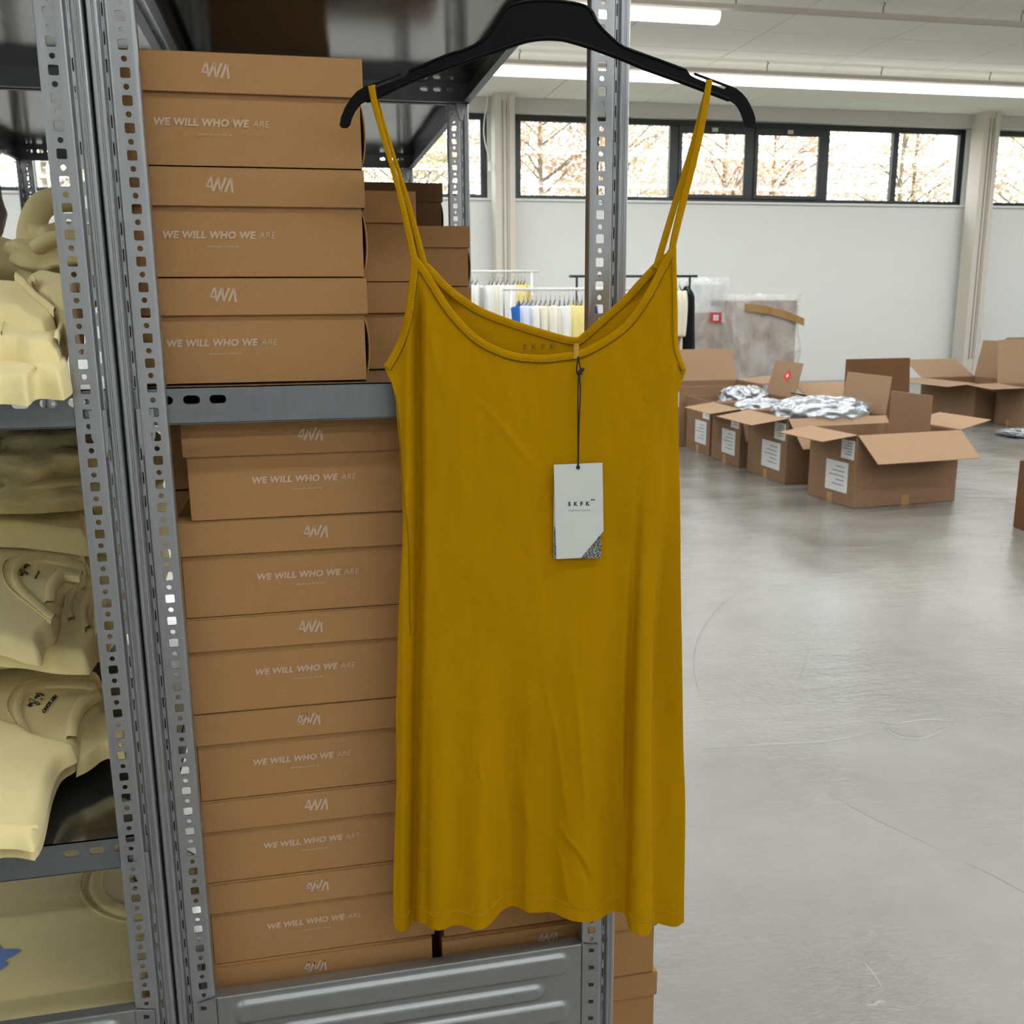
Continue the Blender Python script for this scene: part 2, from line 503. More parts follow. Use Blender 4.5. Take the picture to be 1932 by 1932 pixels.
# white cable with a plug hanging by the left column
cb = empty('hanging_cable', (2.93, 15.2, 3.35))
tag(cb, 'thin white cable with plug hanging beside left column', 'cable')
MB().tube(smoothline([(2.93, 15.2, 4.40), (2.86, 15.2, 4.0), (2.87, 15.2, 3.75), (2.95, 15.2, 3.45)], 5), .010, 6).build('cord', M['white_metal'], cb, smooth=True)
MB().box(2.925, 2.985, 15.17, 15.23, 3.32, 3.46).build('plug', M['white_metal'], cb, bevel=.012)

# suspended luminaires: rails along X, housings with lit diffusers
LX = -9.0
def luminaire(x0, y, n, label, group='ceiling strip lights'):
    lum = empty('strip_light', (x0, y, 4.12))
    tag(lum, label, 'ceiling light', group)
    x1 = x0 + n * 1.87
    MB().box(x0, x1, y - .06, y + .06, 4.225, 4.266).build('housing', M['housing'], lum, bevel=.006)
    for k in range(n):
        a, b = x0 + k * 1.87 + .008, x0 + (k + 1) * 1.87 - .008
        prof = [(-.085, 4.225), (-.085, 4.175), (-.05, 4.13), (.05, 4.13), (.085, 4.175), (.085, 4.225)]
        d = MB().prism(prof, lambda p, q, a=a: (a, y + p, q), lambda p, q, b=b: (b, y + p, q))
        d.build('diffuser', M['diffuser'], lum)
    li = bpy.data.lights.new('strip_light_glow', 'AREA')
    li.shape = 'RECTANGLE'; li.size = x1 - x0; li.size_y = .16
    li.energy = LAMP * n
    li.color = (0.955, 0.985, 1.0)
    lo = bpy.data.objects.new('strip_light_glow', li); link(lo, lum)
    lo.location = Vector(((x0 + x1) / 2, y, 4.118)) - Vector(lum.location)
    return lum
def rods(parent, xs, y):
    for x in xs:
        MB().tube([(x, y, 4.31), (x, y, 4.39), (x + .02, y, 4.41), (x, y, CZ)], .008, 6).build('suspension_rod', M['ceil_gap'], parent, smooth=True)

def rail_row(y, segs, label, lamps):
    r = empty('light_rail', (X0 + .5, y, 4.25))
    tag(r, label, 'light rail', 'trunking rails under the ceiling')
    MB().box(X0 + .5, X1 - .5, y - .035, y + .035, 4.268, 4.315).build('trunking', M['housing'], r, bevel=.004)
    rods(r, [2.83 - 1.66 * 5 + 1.66 * k for k in range(14)], y)
    for (x0, n), lb in zip(segs, lamps):
        luminaire(x0, y, n, lb)
rail_row(12.62, [(5.96 - 1.87 * 7, 14)], 'trunking rail carrying the far strip light by the windows', ['long lit strip light nearest the window wall'])
rail_row(9.98, [(4.30 - 1.87 * 6, 6)], 'trunking rail at the top right, bare beyond its light', ['lit strip light ending at the top centre of the photo'])
k = 0
for yy in (7.3, 4.7, 2.1, -.5, -3.1, -5.7):
    segs = [(-9.2, 3), (-1.0, 9)]
    rail_row(yy, segs, 'overhead trunking rail, %s row back from the photographed ones' % ['first', 'second', 'third', 'fourth', 'fifth', 'sixth'][k],
             ['left overhead strip light of the %s unseen row' % ['first', 'second', 'third', 'fourth', 'fifth', 'sixth'][k], 'right overhead strip light of the %s unseen row' % ['first', 'second', 'third', 'fourth', 'fifth', 'sixth'][k]])
    k += 1

# ------------------------------------------------------------------ shelving racks
PITCHZ, PHASE = 0.0238, 1.6289
POST_H = 2.38
ZUP, ZMID, ZLOWB = 1.805, 1.319, 0.844     # shelf tops
LIP = 0.036

def ring_cell(mb, u0, u1, z0, z1, hole, y, t):
    """sheet-metal cell in the (u, z) plane with a punched hole; y front, thickness t backwards"""
    cu = sum(p[0] for p in hole) / len(hole); cz = sum(p[1] for p in hole) / len(hole)
    outer = []
    for (hu, hz) in hole:
        du, dz = hu - cu, hz - cz
        k = min(((u1 - cu) / du if du > 1e-9 else (u0 - cu) / du if du < -1e-9 else 1e9),
                ((z1 - cz) / dz if dz > 1e-9 else (z0 - cz) / dz if dz < -1e-9 else 1e9))
        outer.append((cu + du * k, cz + dz * k))
    # insert rectangle corners
    n = len(hole)
    vs, fs = [], []
    for yy in (y, y + t):
        vs += [(p[0], yy, p[1]) for p in hole]
        vs += [(p[0], yy, p[1]) for p in outer]
    corners = [(u0, z0), (u1, z0), (u1, z1), (u0, z1)]
    for i in range(n):
        j = (i + 1) % n
        a, b = outer[i], outer[j]
        cn = None
        for c in corners:
            on_a = abs(a[0] - c[0]) < 1e-7 or abs(a[1] - c[1]) < 1e-7
            on_b = abs(b[0] - c[0]) < 1e-7 or abs(b[1] - c[1]) < 1e-7
            if on_a and on_b and not ((abs(a[0] - b[0]) < 1e-7) or (abs(a[1] - b[1]) < 1e-7)):
                cn = c
        if cn:
            vs += [(cn[0], y, cn[1]), (cn[0], y + t, cn[1])]
            q = len(vs) - 2
            fs.append((i, n + i, q, n + j, j))
            fs.append((2 * n + j, 3 * n + j, q + 1, 3 * n + i, 2 * n + i))
        else:
            fs.append((i, n + i, n + j, j))
            fs.append((2 * n + j, 3 * n + j, 3 * n + i, 2 * n + i))
        fs.append((i, j, 2 * n + j, 2 * n + i))
    mb.add(vs, fs)

def rsquare(cu, cz, w, h, r, n=3):
    pts = []
    for (sx, sz, a0) in ((1, 1, 0), (-1, 1, PI / 2), (-1, -1, PI), (1, -1, 1.5 * PI)):
        for k in range(n + 1):
            a = a0 + k * PI / 2 / n
            pts.append((cu + sx * (w / 2 - r) + r * math.cos(a), cz + sz * (h / 2 - r) + r * math.sin(a)))
    return pts

def circ(cu, cz, r, n=14):
    return [(cu + r * math.cos(2 * PI * (k + .5) / n), cz + r * math.sin(2 * PI * (k + .5) / n)) for k in range(n)]

def post_mesh(sgn):
    """local: x from the inner edge (0) outwards (sgn), y=0 front plane, z from the floor"""
    mb = MB()
    T = .0016
    hc = .0128
    u0, u1 = .0035, .0240
    ua, ub = .0128 - .0062, .0128 + .0062
    k = 0
    zz = PHASE - PITCHZ * 68
    cells = []
    while zz < POST_H - .02:
        cells.append((zz, True)); cells.append((zz + PITCHZ / 2, False)); zz += PITCHZ
    h = PITCHZ / 4
    for (zc, sq) in cells:
        z0, z1 = zc - h, zc + h
        hole = rsquare(hc, zc, .0093, .0091, .0016) if sq else circ(hc, zc, .0027)
        ring_cell(mb, ua, ub, z0, z1, hole, 0.0, T)
    zlo, zhi = cells[0][0] - h, cells[-1][0] + h
    mb.box(u0, ua, 0, T, zlo, zhi).box(ub, u1, 0, T, zlo, zhi)
    mb.box(u0, u1, 0, T, 0, zlo).box(u0, u1, 0, T, zhi, POST_H)
    # pressed profile: inner lip, step with slots, ribbed bead, return flange
    def strip(pl, z0=0.0, z1=POST_H):
        rows = [[(p[0], p[1], z) for p in pl] for z in (z0, z1)]
        mb.grid(rows)
    strip([(.0022, .016), (.0004, .015), (0, .012), (0, .0016), (.0008, .0003), (.0035, 0)])
    strip([(.0240, 0), (.0255, .0004), (.0268, .0032), (.0278, .0044)])
    strip([(.0308, .0046), (.0316, .0036), (.0328, 0.0002), (.0340, -.0010), (.0356, -.0011), (.0364, -.0002), (.0375, -.0002), (.0383, -.0011), (.0405, -.0012), (.0418, -.0002), (.0430, .0016), (.0438, .006), (.0440, .030), (.036, .031), (.0305, .031)])
    strip([(.0278, .0044), (.0286, .00445)]); strip([(.0300, .00455), (.0308, .0046)])
    # slotted web of the step
    z = 0.0
    zc = PHASE - PITCHZ * 68 + PITCHZ * .25
    while zc < POST_H:
        strip([(.0286, .00445), (.0300, .00455)], max(zc - PITCHZ * .5, 0), zc - PITCHZ * .24)
        strip([(.0286, .00445), (.0300, .00455)], zc + PITCHZ * .24, min(zc + PITCHZ * .5, POST_H))
        zc += PITCHZ
    mb.v = [(sgn * p[0] * .966, p[1], p[2]) for p in mb.v]
    return mb

POST = {}
def post(parent, inner_x, y, sgn):
    key = sgn
    if key not in POST:
        o = post_mesh(sgn).build('post', M['steel'], parent, local=True)
        POST[key] = o
    else:
        o = bpy.data.objects.new('post', POST[key].data)
        link(o, parent)
    o.location = Vector((inner_x, y, 0)) - Vector(parent.location)
    # foot plate as a sub-part
    f = MB().box(-.004, .05, -.006, .036, 0, .004)
    if sgn < 0: f.v = [(-p[0], p[1], p[2]) for p in f.v]
    f.build('foot_plate', M['steel'], o, local=True)
    return o

def shelf(parent, x0, x1, y0, y1, z, slots=True, clips=True):
    """tray: sheet on top, lips all round, end lips punched with oblong holes"""
    s = MB()
    t = .0012
    s.box(x0, x1, y0, y1, z - t, z)
    sheet = s.build('shelf', M['tray_sheet'], parent)
    e = MB()
    for (yy, ss) in ((y0, 1), (y1 - t, -1)):
        zc = z - .0125
        ws = [x0 + .0345, x0 + .0600, x0 + .0850] + [x1 - .0850, x1 - .0600, x1 - .0345]
        cur = x0
        for c in ws:
            a, b = c - .0105, c + .0105
            e.box(cur, a, yy, yy + t, z - LIP, z)
            hole = rsquare(c, zc, .0160, .0086, .0042, 4)
            ring_cell(e, a, b, zc - .0085, zc + .0085, hole, yy, t)
            e.box(a, b, yy, yy + t, zc + .0085, z).box(a, b, yy, yy + t, z - LIP, zc - .0085)
            cur = b
        e.box(cur, x1, yy, yy + t, z - LIP, z)
        e.box(x0, x1, min(yy, yy + ss * .012), max(yy + t, yy + ss * .012), z - LIP - .0006, z - LIP + .0006)
    for xx in (x0, x1 - t):
        e.box(xx, xx + t, y0, y1, z - LIP, z)
        e.box(min(xx, xx + (.012 if xx == x0 else -.012)), max(xx + t, xx + (.012 if xx == x0 else -.012)), y0, y1, z - LIP - .0006, z - LIP + .0006)
    e.build('rim', M['tray'], sheet)
    if clips:
        for (cx, d) in ((x0, 1), (x1, -1)):
            for yy in (y0 - .0025, y1 + .001):
                cl = MB().prism([(0, -.02), (.016, -.02), (.016, -LIP - .010), (.009, -LIP - .030), (.003, -LIP - .030), (0, -LIP - .012)],
                                lambda p, q: (cx + d * (p + .008), yy, z + q), lambda p, q: (cx + d * (p + .008), yy + .0016, z + q))
                cl.build('shelf_clip', M['steel'], sheet)
    return sheet

def embossed_panel(parent, x0, x1, y, z0, z1):
    """stiffening side panel with pressed ribs and end tabs"""
    def sdr(x, z, a, b, c, d, r):
        qx = abs(x - (a + b) / 2) - (b - a) / 2 + r; qz = abs(z - (c + d) / 2) - (d - c) / 2 + r
        return math.hypot(max(qx, 0), max(qz, 0)) + min(max(qx, qz), 0) - r
    ribs = []
    zt = z1
    while zt > z0 + .02:
        ribs.append((x0 + .022, x1 - .020, zt - .036, zt - .010, .008))
        ribs.append((x0 + .070, x1 - .050, zt - .066, zt - .048, .009))
        zt -= .066
    nx, nz = 150, 170
    rows = []
    for j in range(nz + 1):
        zz = z0 + (z1 - z0) * j / nz
        row = []
        for i in range(nx + 1):
            xx = x0 + (x1 - x0) * i / nx
            h = 0.0
            for (a, b, c, d, r) in ribs:
                if abs(zz - (c + d) / 2) < .03:
                    h = max(h, sstep(.0022, -.0022, sdr(xx, zz, a, b, c, d, r)))
            row.append((xx, y - .0045 * h, zz))
        rows.append(row)
    mb = MB().grid(rows)
    p = mb.build('side_panel', M['panel'], parent, smooth=True)
    p['label'] = 'embossed grey steel panel with long pressed ribs'
    sol = p.modifiers.new('thick', 'SOLIDIFY'); sol.thickness = .0012; sol.offset = 0
    f = MB()
    f.box(x0 - .0015, x1 + .0015, y - .001, y + .012, z1, z1 + .0012)
    for (a, b) in ((x0 - .020, x0), (x1, x1 + .020)):
        f.prism([(a, z0), (b, z0), (b, z1), (a, z1 - .004)] if a < x0 else [(a, z0), (b, z0), (b, z1 - .004), (a, z1)],
                lambda p_, q_: (p_, y - .0016, q_), lambda p_, q_: (p_, y + .0002, q_))
    f.build('panel_flange', M['panel'], p)
    zc = PHASE - PITCHZ * 42
    for cx in (x0 - .0135, x1 + .0115):
        zc = PHASE - PITCHZ * 42
        for k in range(10):
            if zc < z0 + .01: break
            h = MB()
            h.prism(rsquare(cx, zc, .0085, .0095, .002), lambda p_, q_: (p_, y - .0020, q_), lambda p_, q_: (p_, y - .0014, q_))
            o = h.build('hook_recess', M['panel'], p)
            MB().prism([(cx - .003, zc - .004), (cx + .003, zc - .004), (cx + .003, zc - .0005), (cx - .003, zc + .001)], lambda p_, q_: (p_, y - .0026, q_), lambda p_, q_: (p_, y - .0019, q_)).build('hook_opening', M['ink'], p)
            zc -= PITCHZ
    return p

AIN0, AIN1 = -.131, .297
rackA = empty('shelving_rack', (-.177, 1.0, 0))
tag(rackA, 'galvanised rack of shoe boxes with perforated posts beside the dress', 'shelving rack', 'galvanised shelving racks')
YB, YC = 1.955, 2.90
for yy in (1.0, YB, YC):
    post(rackA, AIN0, yy, -1); post(rackA, AIN1, yy, 1)
shelf(rackA, -.168, .338, 1.0045, YB - .004, ZUP)
shelf(rackA, -.168, .338, YB + .008, YC - .004, ZUP)
shelf(rackA, -.168, .338, 1.0045, YB - .004, ZMID)
shelf(rackA, -.168, .338, YB + .008, YC - .004, ZMID)
shelf(rackA, -.168, .338, 1.0045, YB - .004, .548, clips=False)
shelf(rackA, -.168, .338, 1.0045, YB - .004, .09, clips=False)
embossed_panel(rackA, -.1305, .297, .9985, .26, .637)

BIN1 = -.2165
BW = .470
BIN0 = BIN1 - BW + .02
rackB = empty('shelving_rack', (-.70, 1.0, 0))
tag(rackB, 'galvanised rack holding pale yellow sweatshirts at the left edge', 'shelving rack', 'galvanised shelving racks')
for yy in (1.0, YB, YC):
    post(rackB, BIN1, yy, 1); post(rackB, BIN0, yy, -1)
bx0, bx1 = BIN0 - .037, BIN1 + .037
for z in (ZUP, ZMID, ZLOWB, .375):
    shelf(rackB, bx0, bx1, 1.0045, YB - .004, z)
for z in (ZUP, ZMID):
    shelf(rackB, bx0, bx1, YB + .008, YC - .004, z)
embossed_panel(rackB, BIN0 + .0005, BIN1 + .0003, .9985, .30, .637)

# ------------------------------------------------------------------ shoe boxes
def text_mesh(name, body, size, shear=0.0, offset=0.0, spacing=1.0, align='CENTER'):
    cu = bpy.data.curves.new(name, 'FONT')
    cu.body = body; cu.size = size; cu.shear = shear; cu.offset = offset
    cu.space_character = spacing
    cu.align_x = align; cu.align_y = 'CENTER'
    cu.resolution_u = 3
    o = bpy.data.objects.new(name, cu); COL.objects.link(o)
    bpy.context.view_layer.update()
    dg = bpy.context.evaluated_depsgraph_get()
    me = bpy.data.meshes.new_from_object(o.evaluated_get(dg))
    bpy.data.objects.remove(o, do_unlink=True)
    return me

def fit_width(me, w):
    xs = [v.co.x for v in me.vertices]
    k = w / (max(xs) - min(xs)); c = (max(xs) + min(xs)) / 2
    for v in me.vertices:
        v.co = Vector(((v.co.x - c) * k, v.co.y * k, 0))
    return me

def stand(me):          # x, y plane -> x, z plane facing -y
    for v in me.vertices:
        v.co = Vector((v.co.x, 0.0, v.co.y))
    return me

def join_meshes(name, parts):
    mb = MB()
    for me, dx, dz in parts:
        mb.add([(v.co.x + dx, v.co.y, v.co.z + dz) for v in me.vertices], [tuple(p.vertices) for p in me.polygons])
    me = bpy.data.meshes.new(name)
    me.from_pydata(mb.v, [], mb.f)
    return me

_bold = stand(fit_width(text_mesh('t', 'WE WILL WHO WE', .01, .18, .00042, 1.08), .0885))
_thin = stand(fit_width(text_mesh('t', 'ARE', .01, .18, -.00006, 1.05), .0165))
SLOGAN = join_meshes('slogan_print', [(_bold, -.0097, 0), (_thin, .0457, 0)])
SLOGAN.materials.append(M['print'])
WEB = stand(fit_width(text_mesh('web_print', 'www.awa-berlin.de', .01, .0, 0.0, 1.05), .0315)); WEB.name = 'web_address_print'
WEB.materials.append(M['print'])
def logo_mesh():
    q = [[(695, 262), (760, 128), (790, 130), (720, 250)], [(695, 262), (707, 240), (788, 242), (776, 272)], [(762, 128), (790, 130), (796, 280), (771, 310)],
         [(771, 310), (800, 313), (880, 165), (850, 135)], [(850, 135), (880, 138), (892, 300), (862, 318)], [(862, 318), (892, 318), (976, 137), (945, 137)],
         [(928, 320), (957, 321), (1040, 142), (1006, 140)], [(1010, 142), (1040, 142), (1050, 326), (1021, 326)]]
    mb = MB()
    k = .0262 / 355.0
    for p in q:
        mb.add([((x - 872) * k, 0, (226 - y) * k) for x, y in p], [(0, 1, 2, 3)])
    me = bpy.data.meshes.new('logo_print'); me.from_pydata(mb.v, [], mb.f); me.materials.append(M['print'])
    return me
LOGO = logo_mesh()

def shoe_box(w, d, h, lid, prints=True, matb='kraft', bulge=True):
    """local origin: centre of the front bottom edge; box goes back along +y"""
    r = empty('shoe_box')
    g = .0034
    b = MB()
    t = .0016
    x0, x1 = -w / 2 + g, w / 2 - g
    hb = h - .004
    b.box(x0, x1, g, g + t, 0, hb).box(x0, x1, d - g - t, d - g, 0, hb).box(x0, x0 + t, g + t, d - g - t, 0, hb).box(x1 - t, x1, g + t, d - g - t, 0, hb).box(x0, x1, g, d - g, 0, t)
    bo = b.build('box_body', M[matb], r, local=True, bevel=.0006, seg=1)
    if bulge:       # tuck flap bowing out of the end of the box
        rows = []
        for j in range(9):
            tz = j / 8
            rows.append([(x1 + .0004 + .0045 * math.sin(PI * tz) ** 0.7 * (1 if i < 1 else .96) + .0006 * i, .004 + (d - .008) * (i / 1.0), .003 + (h - lid - .006) * tz) for i in range(2)])
        fl = MB().grid(rows).build('side_flap', M[matb], bo, local=True, smooth=True)
        fl.modifiers.new('thick', 'SOLIDIFY').thickness = .0012
    l = MB()
    z0, z1 = h - lid, h
    x0, x1 = -w / 2, w / 2
    l.box(x0, x1, 0, t, z0, z1).box(x0, x1, d - t, d, z0, z1).box(x0, x0 + t, t, d - t, z0, z1).box(x1 - t, x1, t, d - t, z0, z1).box(x0, x1, 0, d, z1 - t, z1)
    lo = l.build('lid', M[matb], r, local=True, bevel=.0009, seg=2)
    return r, bo, lo

def add_prints(bo, lo, h, lid, logo_dx, slog_dx):
    o = bpy.data.objects.new('logo_print', LOGO); link(o, lo); o.location = (logo_dx, -.0004, h - lid * .44)
    o = bpy.data.objects.new('slogan_print', SLOGAN); link(o, bo); o.location = (slog_dx, .0029, (h - lid) * .60)
    o = bpy.data.objects.new('web_address_print', WEB); link(o, bo); o.location = (slog_dx + .002, .0029, (h - lid) * .60 - .0105)

BW_, BD_, LID_ = .250, .152, .0365
random.seed(4)
ordn = ['first', 'second', 'third', 'fourth', 'fifth', 'sixth', 'seventh', 'eighth', 'ninth', 'tenth']
def place_box(xc, y, z0, h, label, group, logo=None, slog=None, rz=0.0, w=BW_, d=BD_, matb='kraft', bulge=True, lid=LID_):
    r, bo, lo = shoe_box(w, d, h, lid, matb=matb, bulge=bulge)
    r.location = (xc, y, z0 + .0003); r.rotation_euler = (0, 0, rz)
    tag(r, label, 'shoe box', group)
    if logo is not None:
        add_prints(bo, lo, h, lid, logo - xc, (slog if slog is not None else logo - .006) - xc)
    return r

G1 = 'kraft shoe boxes on the rack'
lv = [ZMID, 1.424, 1.529, 1.633]
for i, (lg, sl, xc) in enumerate([(-.0732, -.0766, -.0475), (-.0696, -.0725, -.0460), (-.0664, -.0723, -.0440)]):
    place_box(xc, 1.030 + [0, .002, .001][i], lv[i], lv[i + 1] - lv[i] - .0004, ['bottom printed shoe box of the front stack on the middle shelf', 'middle printed shoe box of the front stack on the middle shelf', 'top printed shoe box behind the left hanger tip'][i], G1, lg, sl, w=.234)
for i in range(2):
    place_box(.142 - .125, 1.195 + .002 * i, [ZMID, 1.4225][i], [.1035, .1045][i], ['lower plain shoe box in the stack just behind the front stack', 'upper plain shoe box in the stack just behind the front stack'][i], G1)
for i in range(2):
    place_box([.303, .302][i] - .125, 1.752, [ZMID, 1.425][i], [.1055, .1035][i], ['lower shaded shoe box deep in the rack by the rear post', 'upper shaded shoe box deep in the rack by the rear post'][i], G1)
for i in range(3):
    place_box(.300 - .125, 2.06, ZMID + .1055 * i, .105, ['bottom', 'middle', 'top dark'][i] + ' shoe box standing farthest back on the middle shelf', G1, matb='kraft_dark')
tops = [1.2815, 1.177, 1.0715, .9625, .858, .7565, .6525, .5485]
lowl = [(.0049, -.0028), (.0054, -.0041), (-.0052, -.0124), (-.0129, -.0213), (-.0094, -.0158), (-.0132, -.018), (-.0205, -.024)]
for i in range(7):
    rgt = lowl[i][0] + .1385; lft = -.124 if i == 0 else -.139 + .002 * (i % 2)
    xc = (rgt + lft) / 2
    place_box(xc, 1.030 + random.uniform(-.0015, .0025), tops[i + 1], tops[i] - tops[i + 1] - .0004,
              '%s printed shoe box down in the tall stack under the middle shelf' % ordn[i], G1, lowl[i][0], lowl[i][1], rz=random.uniform(-.004, .004), w=rgt - lft)
for i in range(2):
    place_box(.131 + .125 - .033, 1.031 + .003 * i, .5485 + .0955 * i, .095, ['printed shoe box at the panel right of the tall stack, mostly hidden', 'shoe box on top of it, just under the dress hem'][i], G1, [.262, .25][i], None, w=.185)
# further stacks deeper in the rack, seen in the polished shelf and through gaps
for (xc, yb, n, zb, nm) in ((-.03, 1.365, 3, ZMID, 'third row'), (-.035, 1.545, 3, ZMID, 'fourth row'), (-.04, 2.06, 4, ZMID, 'rear bay'), (-.04, 2.23, 4, ZMID, 'second rear bay'), (-.016, 1.20, 7, .5485, 'lower second row')):
    for i in range(n):
        place_box(xc, yb, zb + .1052 * i, .1048, '%s shoe box up in the hidden %s of the rack' % (ordn[i], nm), G1, bulge=False, w=.25 if zb > 1 else .298)
# stack outside the rack, behind the right post
for i in range(9):
    place_box(.497 - .0775 + (.002 * ((i * 7) % 5) - .004) - .003 * (4 - i if i < 4 else 0) * .8, 1.25 + .002 * ((i * 3) % 4), .1242 * i, .1238, '%s shoe box up from the floor in the stack behind the right rack post' % ordn[i], 'shoe boxes stacked on the floor by the rack', w=.155, d=.25, lid=.041, bulge=False)

# ------------------------------------------------------------------ the dress on its hanger
TH = math.radians(12.0)
DE = Vector((math.cos(TH), -math.sin(TH), 0))
DN = Vector((-math.sin(TH), -math.cos(TH), 0))
DP = Vector((.240, .945, 0))
def onD(px, py, d=0.0):
    r = ray(px, py)
    return CAM + r * ((DP + DN * d - CAM).dot(DN) / r.dot(DN))

hang = empty('clothes_hanger', onD(1031, 40, 0))
tag(hang, 'black plastic clothes hanger holding up the mustard dress', 'hanger')
top = [(688, 163), (756.4, 138.3), (757.6, 141.2), (695, 166.5), (699, 168.5), (759, 147), (766, 143), (769.6, 137.4), (772, 131), (804.8, 117), (840, 102.5), (880, 89.8), (897.6, 81), (913.4, 70.4), (925.8, 54.6), (939.8, 33.4), (948.6, 19.4), (955.7, 10.5), (966, 5.3), (985.6, 1), (1031, -3), (1057, -1.5), (1083, 2.6), (1103.5, 7.8), (1113.9, 13), (1121.6, 23.3), (1129.4, 41.4), (1145, 59.5), (1165.6, 77.6), (1178.6, 86.7), (1240, 109), (1295, 129.4), (1299, 136), (1303, 142), (1313, 147.5), (1366, 168), (1370, 164.5), (1311, 142.5), (1307.5, 139.5), (1310.6, 136.6), (1375, 160.5), (1390, 167), (1401, 176), (1410, 187), (1416.7, 199), (1422, 211), (1425.7, 224), (1425, 236)]
bot = [(1420, 240), (1411.5, 240.7), (1406, 238), (1402, 229), (1397, 214), (1391, 203), (1385, 196), (1378, 191.5), (1326, 173.4), (1300, 163), (1260, 148), (1220, 133.8), (1170, 112.6), (1114, 92.4), (1092, 85), (1070, 79), (1050, 75.8), (1031, 75), (1010, 77), (985.6, 82), (936, 98.6), (880, 119), (840, 132), (775, 157), (713, 186), (697.5, 190), (688, 193), (682, 196.5), (671, 210), (664, 224), (661, 236), (655, 242), (646, 242), (640.5, 237), (643, 222), (650, 204), (660.5, 186.7), (672.8, 172.6)]
hb = MB().prism(top + bot, lambda x, y: onD(x, y, .0045), lambda x, y: onD(x, y, -.0045))
hb.build('hanger_body', M['hanger'], hang, bevel=.0012, seg=2)
# moulded rim along the lower edge
rim = [(691, 190), (713, 182.5), (775, 153), (840, 128.5), (880, 115), (936, 95.5), (985.6, 79), (1010, 74), (1031, 72.5), (1050, 73), (1070, 76), (1114, 89), (1170, 109.5), (1220, 130), (1300, 159), (1376, 188)]
MB().tube([onD(x, y, .0045) for x, y in smoothline(rim, 4)], .0022, 8).build('hanger_rim', M['hanger'], hang, smooth=True)
rim2 = [(775, 134), (840, 105), (880, 92.5), (913.4, 74), (939.8, 37), (957, 14), (985.6, 4.5), (1031, 1), (1083, 6), (1110, 15), (1126, 42), (1145, 63), (1178.6, 90), (1240, 112), (1293, 132)]
MB().tube([onD(x, y, .0045) for x, y in smoothline(rim2, 4)], .0013, 8).build('hanger_rim', M['hanger'], hang, smooth=True)
hz = onD(1031, -3, 0)
hk = [(hz.x, hz.y, hz.z - .02), (hz.x, hz.y, 1.765)]
for k in range(13):
    a = PI - k * PI * 1.0 / 12
    hk.append((hz.x + .004 * k / 12, hz.y + .034 + .034 * math.cos(a), 1.786 + .034 * math.sin(a)))
hk.append((hz.x + .004, hz.y + .068, 1.8085))
MB().tube(hk[:-1] + [hk[-1]], .0018, 8).build('hook', M['chrome'], hang, smooth=True)

T_ = smoothline([(788.5, 486), (802.6, 504.6), (820.8, 532.8), (845.6, 572.5), (870.5, 604), (903.6, 635.4), (936.7, 653.7), (969.9, 665.3), (1000, 669.4), (1033, 670), (1066, 666), (1087, 662.8), (1107.7, 655.3), (1140.8, 637), (1174, 612), (1198.8, 582.4), (1223.6, 542.7), (1240, 510), (1253.4, 485), (1263, 468)], 5)
BT_ = smoothline([(806.7, 496.3), (824, 513), (845.6, 536), (878.8, 562.6), (912, 582.4), (953.3, 599), (1000, 614.7), (1033, 624.7), (1066, 633.8), (1080, 636.4), (1089.4, 637)], 5) + smoothline([(1092, 635.5), (1107.7, 622), (1140.8, 592.4), (1174, 562.6), (1207, 526), (1233.5, 498), (1252, 482)], 5)
L_ = smoothline([(775, 488), (775, 506), (772, 532.8), (767.8, 569), (762.8, 599), (754.5, 630.5), (743, 658.6), (724.7, 690)], 3) + smoothline([(726, 696), (731.3, 706.7), (739.6, 724.9), (746.3, 754.7), (749, 790.6), (755, 850), (758, 920), (760, 966.6), (760, 1005.5), (757.5, 1062), (753, 1140), (750.5, 1200), (749.7, 1262), (747, 1355), (748.5, 1464), (746, 1541.6), (743.5, 1619), (742, 1712), (743.5, 1743.5)], 3)
R_ = smoothline([(1275.8, 466), (1275.8, 490), (1277, 539), (1278, 589), (1279, 647), (1285, 672), (1294, 695)], 3) + smoothline([(1293, 703), (1290, 711.6), (1280.5, 738), (1279.3, 752), (1279.6, 790.6), (1281, 855), (1283, 933), (1283.8, 1010.6), (1285, 1140), (1286.5, 1200), (1287.7, 1293), (1289.6, 1417), (1292.7, 1495), (1292.7, 1573), (1290.8, 1697), (1290.8, 1740)], 3)
H_ = smoothline([(743.5, 1743.5), (746, 1752), (751, 1756), (765, 1756.5), (772, 1750), (777, 1738), (799, 1743.5), (815, 1753.4), (833.5, 1755), (855, 1746), (874, 1746.6), (895.6, 1754), (911, 1753), (926.7, 1742), (945, 1720), (964, 1710), (982.6, 1714), (998, 1722), (1038.6, 1721), (1057, 1728), (1076, 1736.6), (1104, 1740), (1128.7, 1735.7), (1153.5, 1721.7), (1176, 1722), (1184.6, 1746.6), (1194, 1759), (1212.5, 1766), (1226, 1761), (1230, 1748), (1234, 1741), (1253, 1745), (1274.7, 1749), (1290.8, 1740)], 4)

def hem_y(x):
    best = None
    for a, b in zip(H_, H_[1:]):
        if min(a[0], b[0]) - .01 <= x <= max(a[0], b[0]) + .01:
            k = (x - a[0]) / (b[0] - a[0]) if abs(b[0] - a[0]) > 1e-6 else 0
            return a[1] + (b[1] - a[1]) * k
    return H_[0][1] if x < H_[0][0] else H_[-1][1]

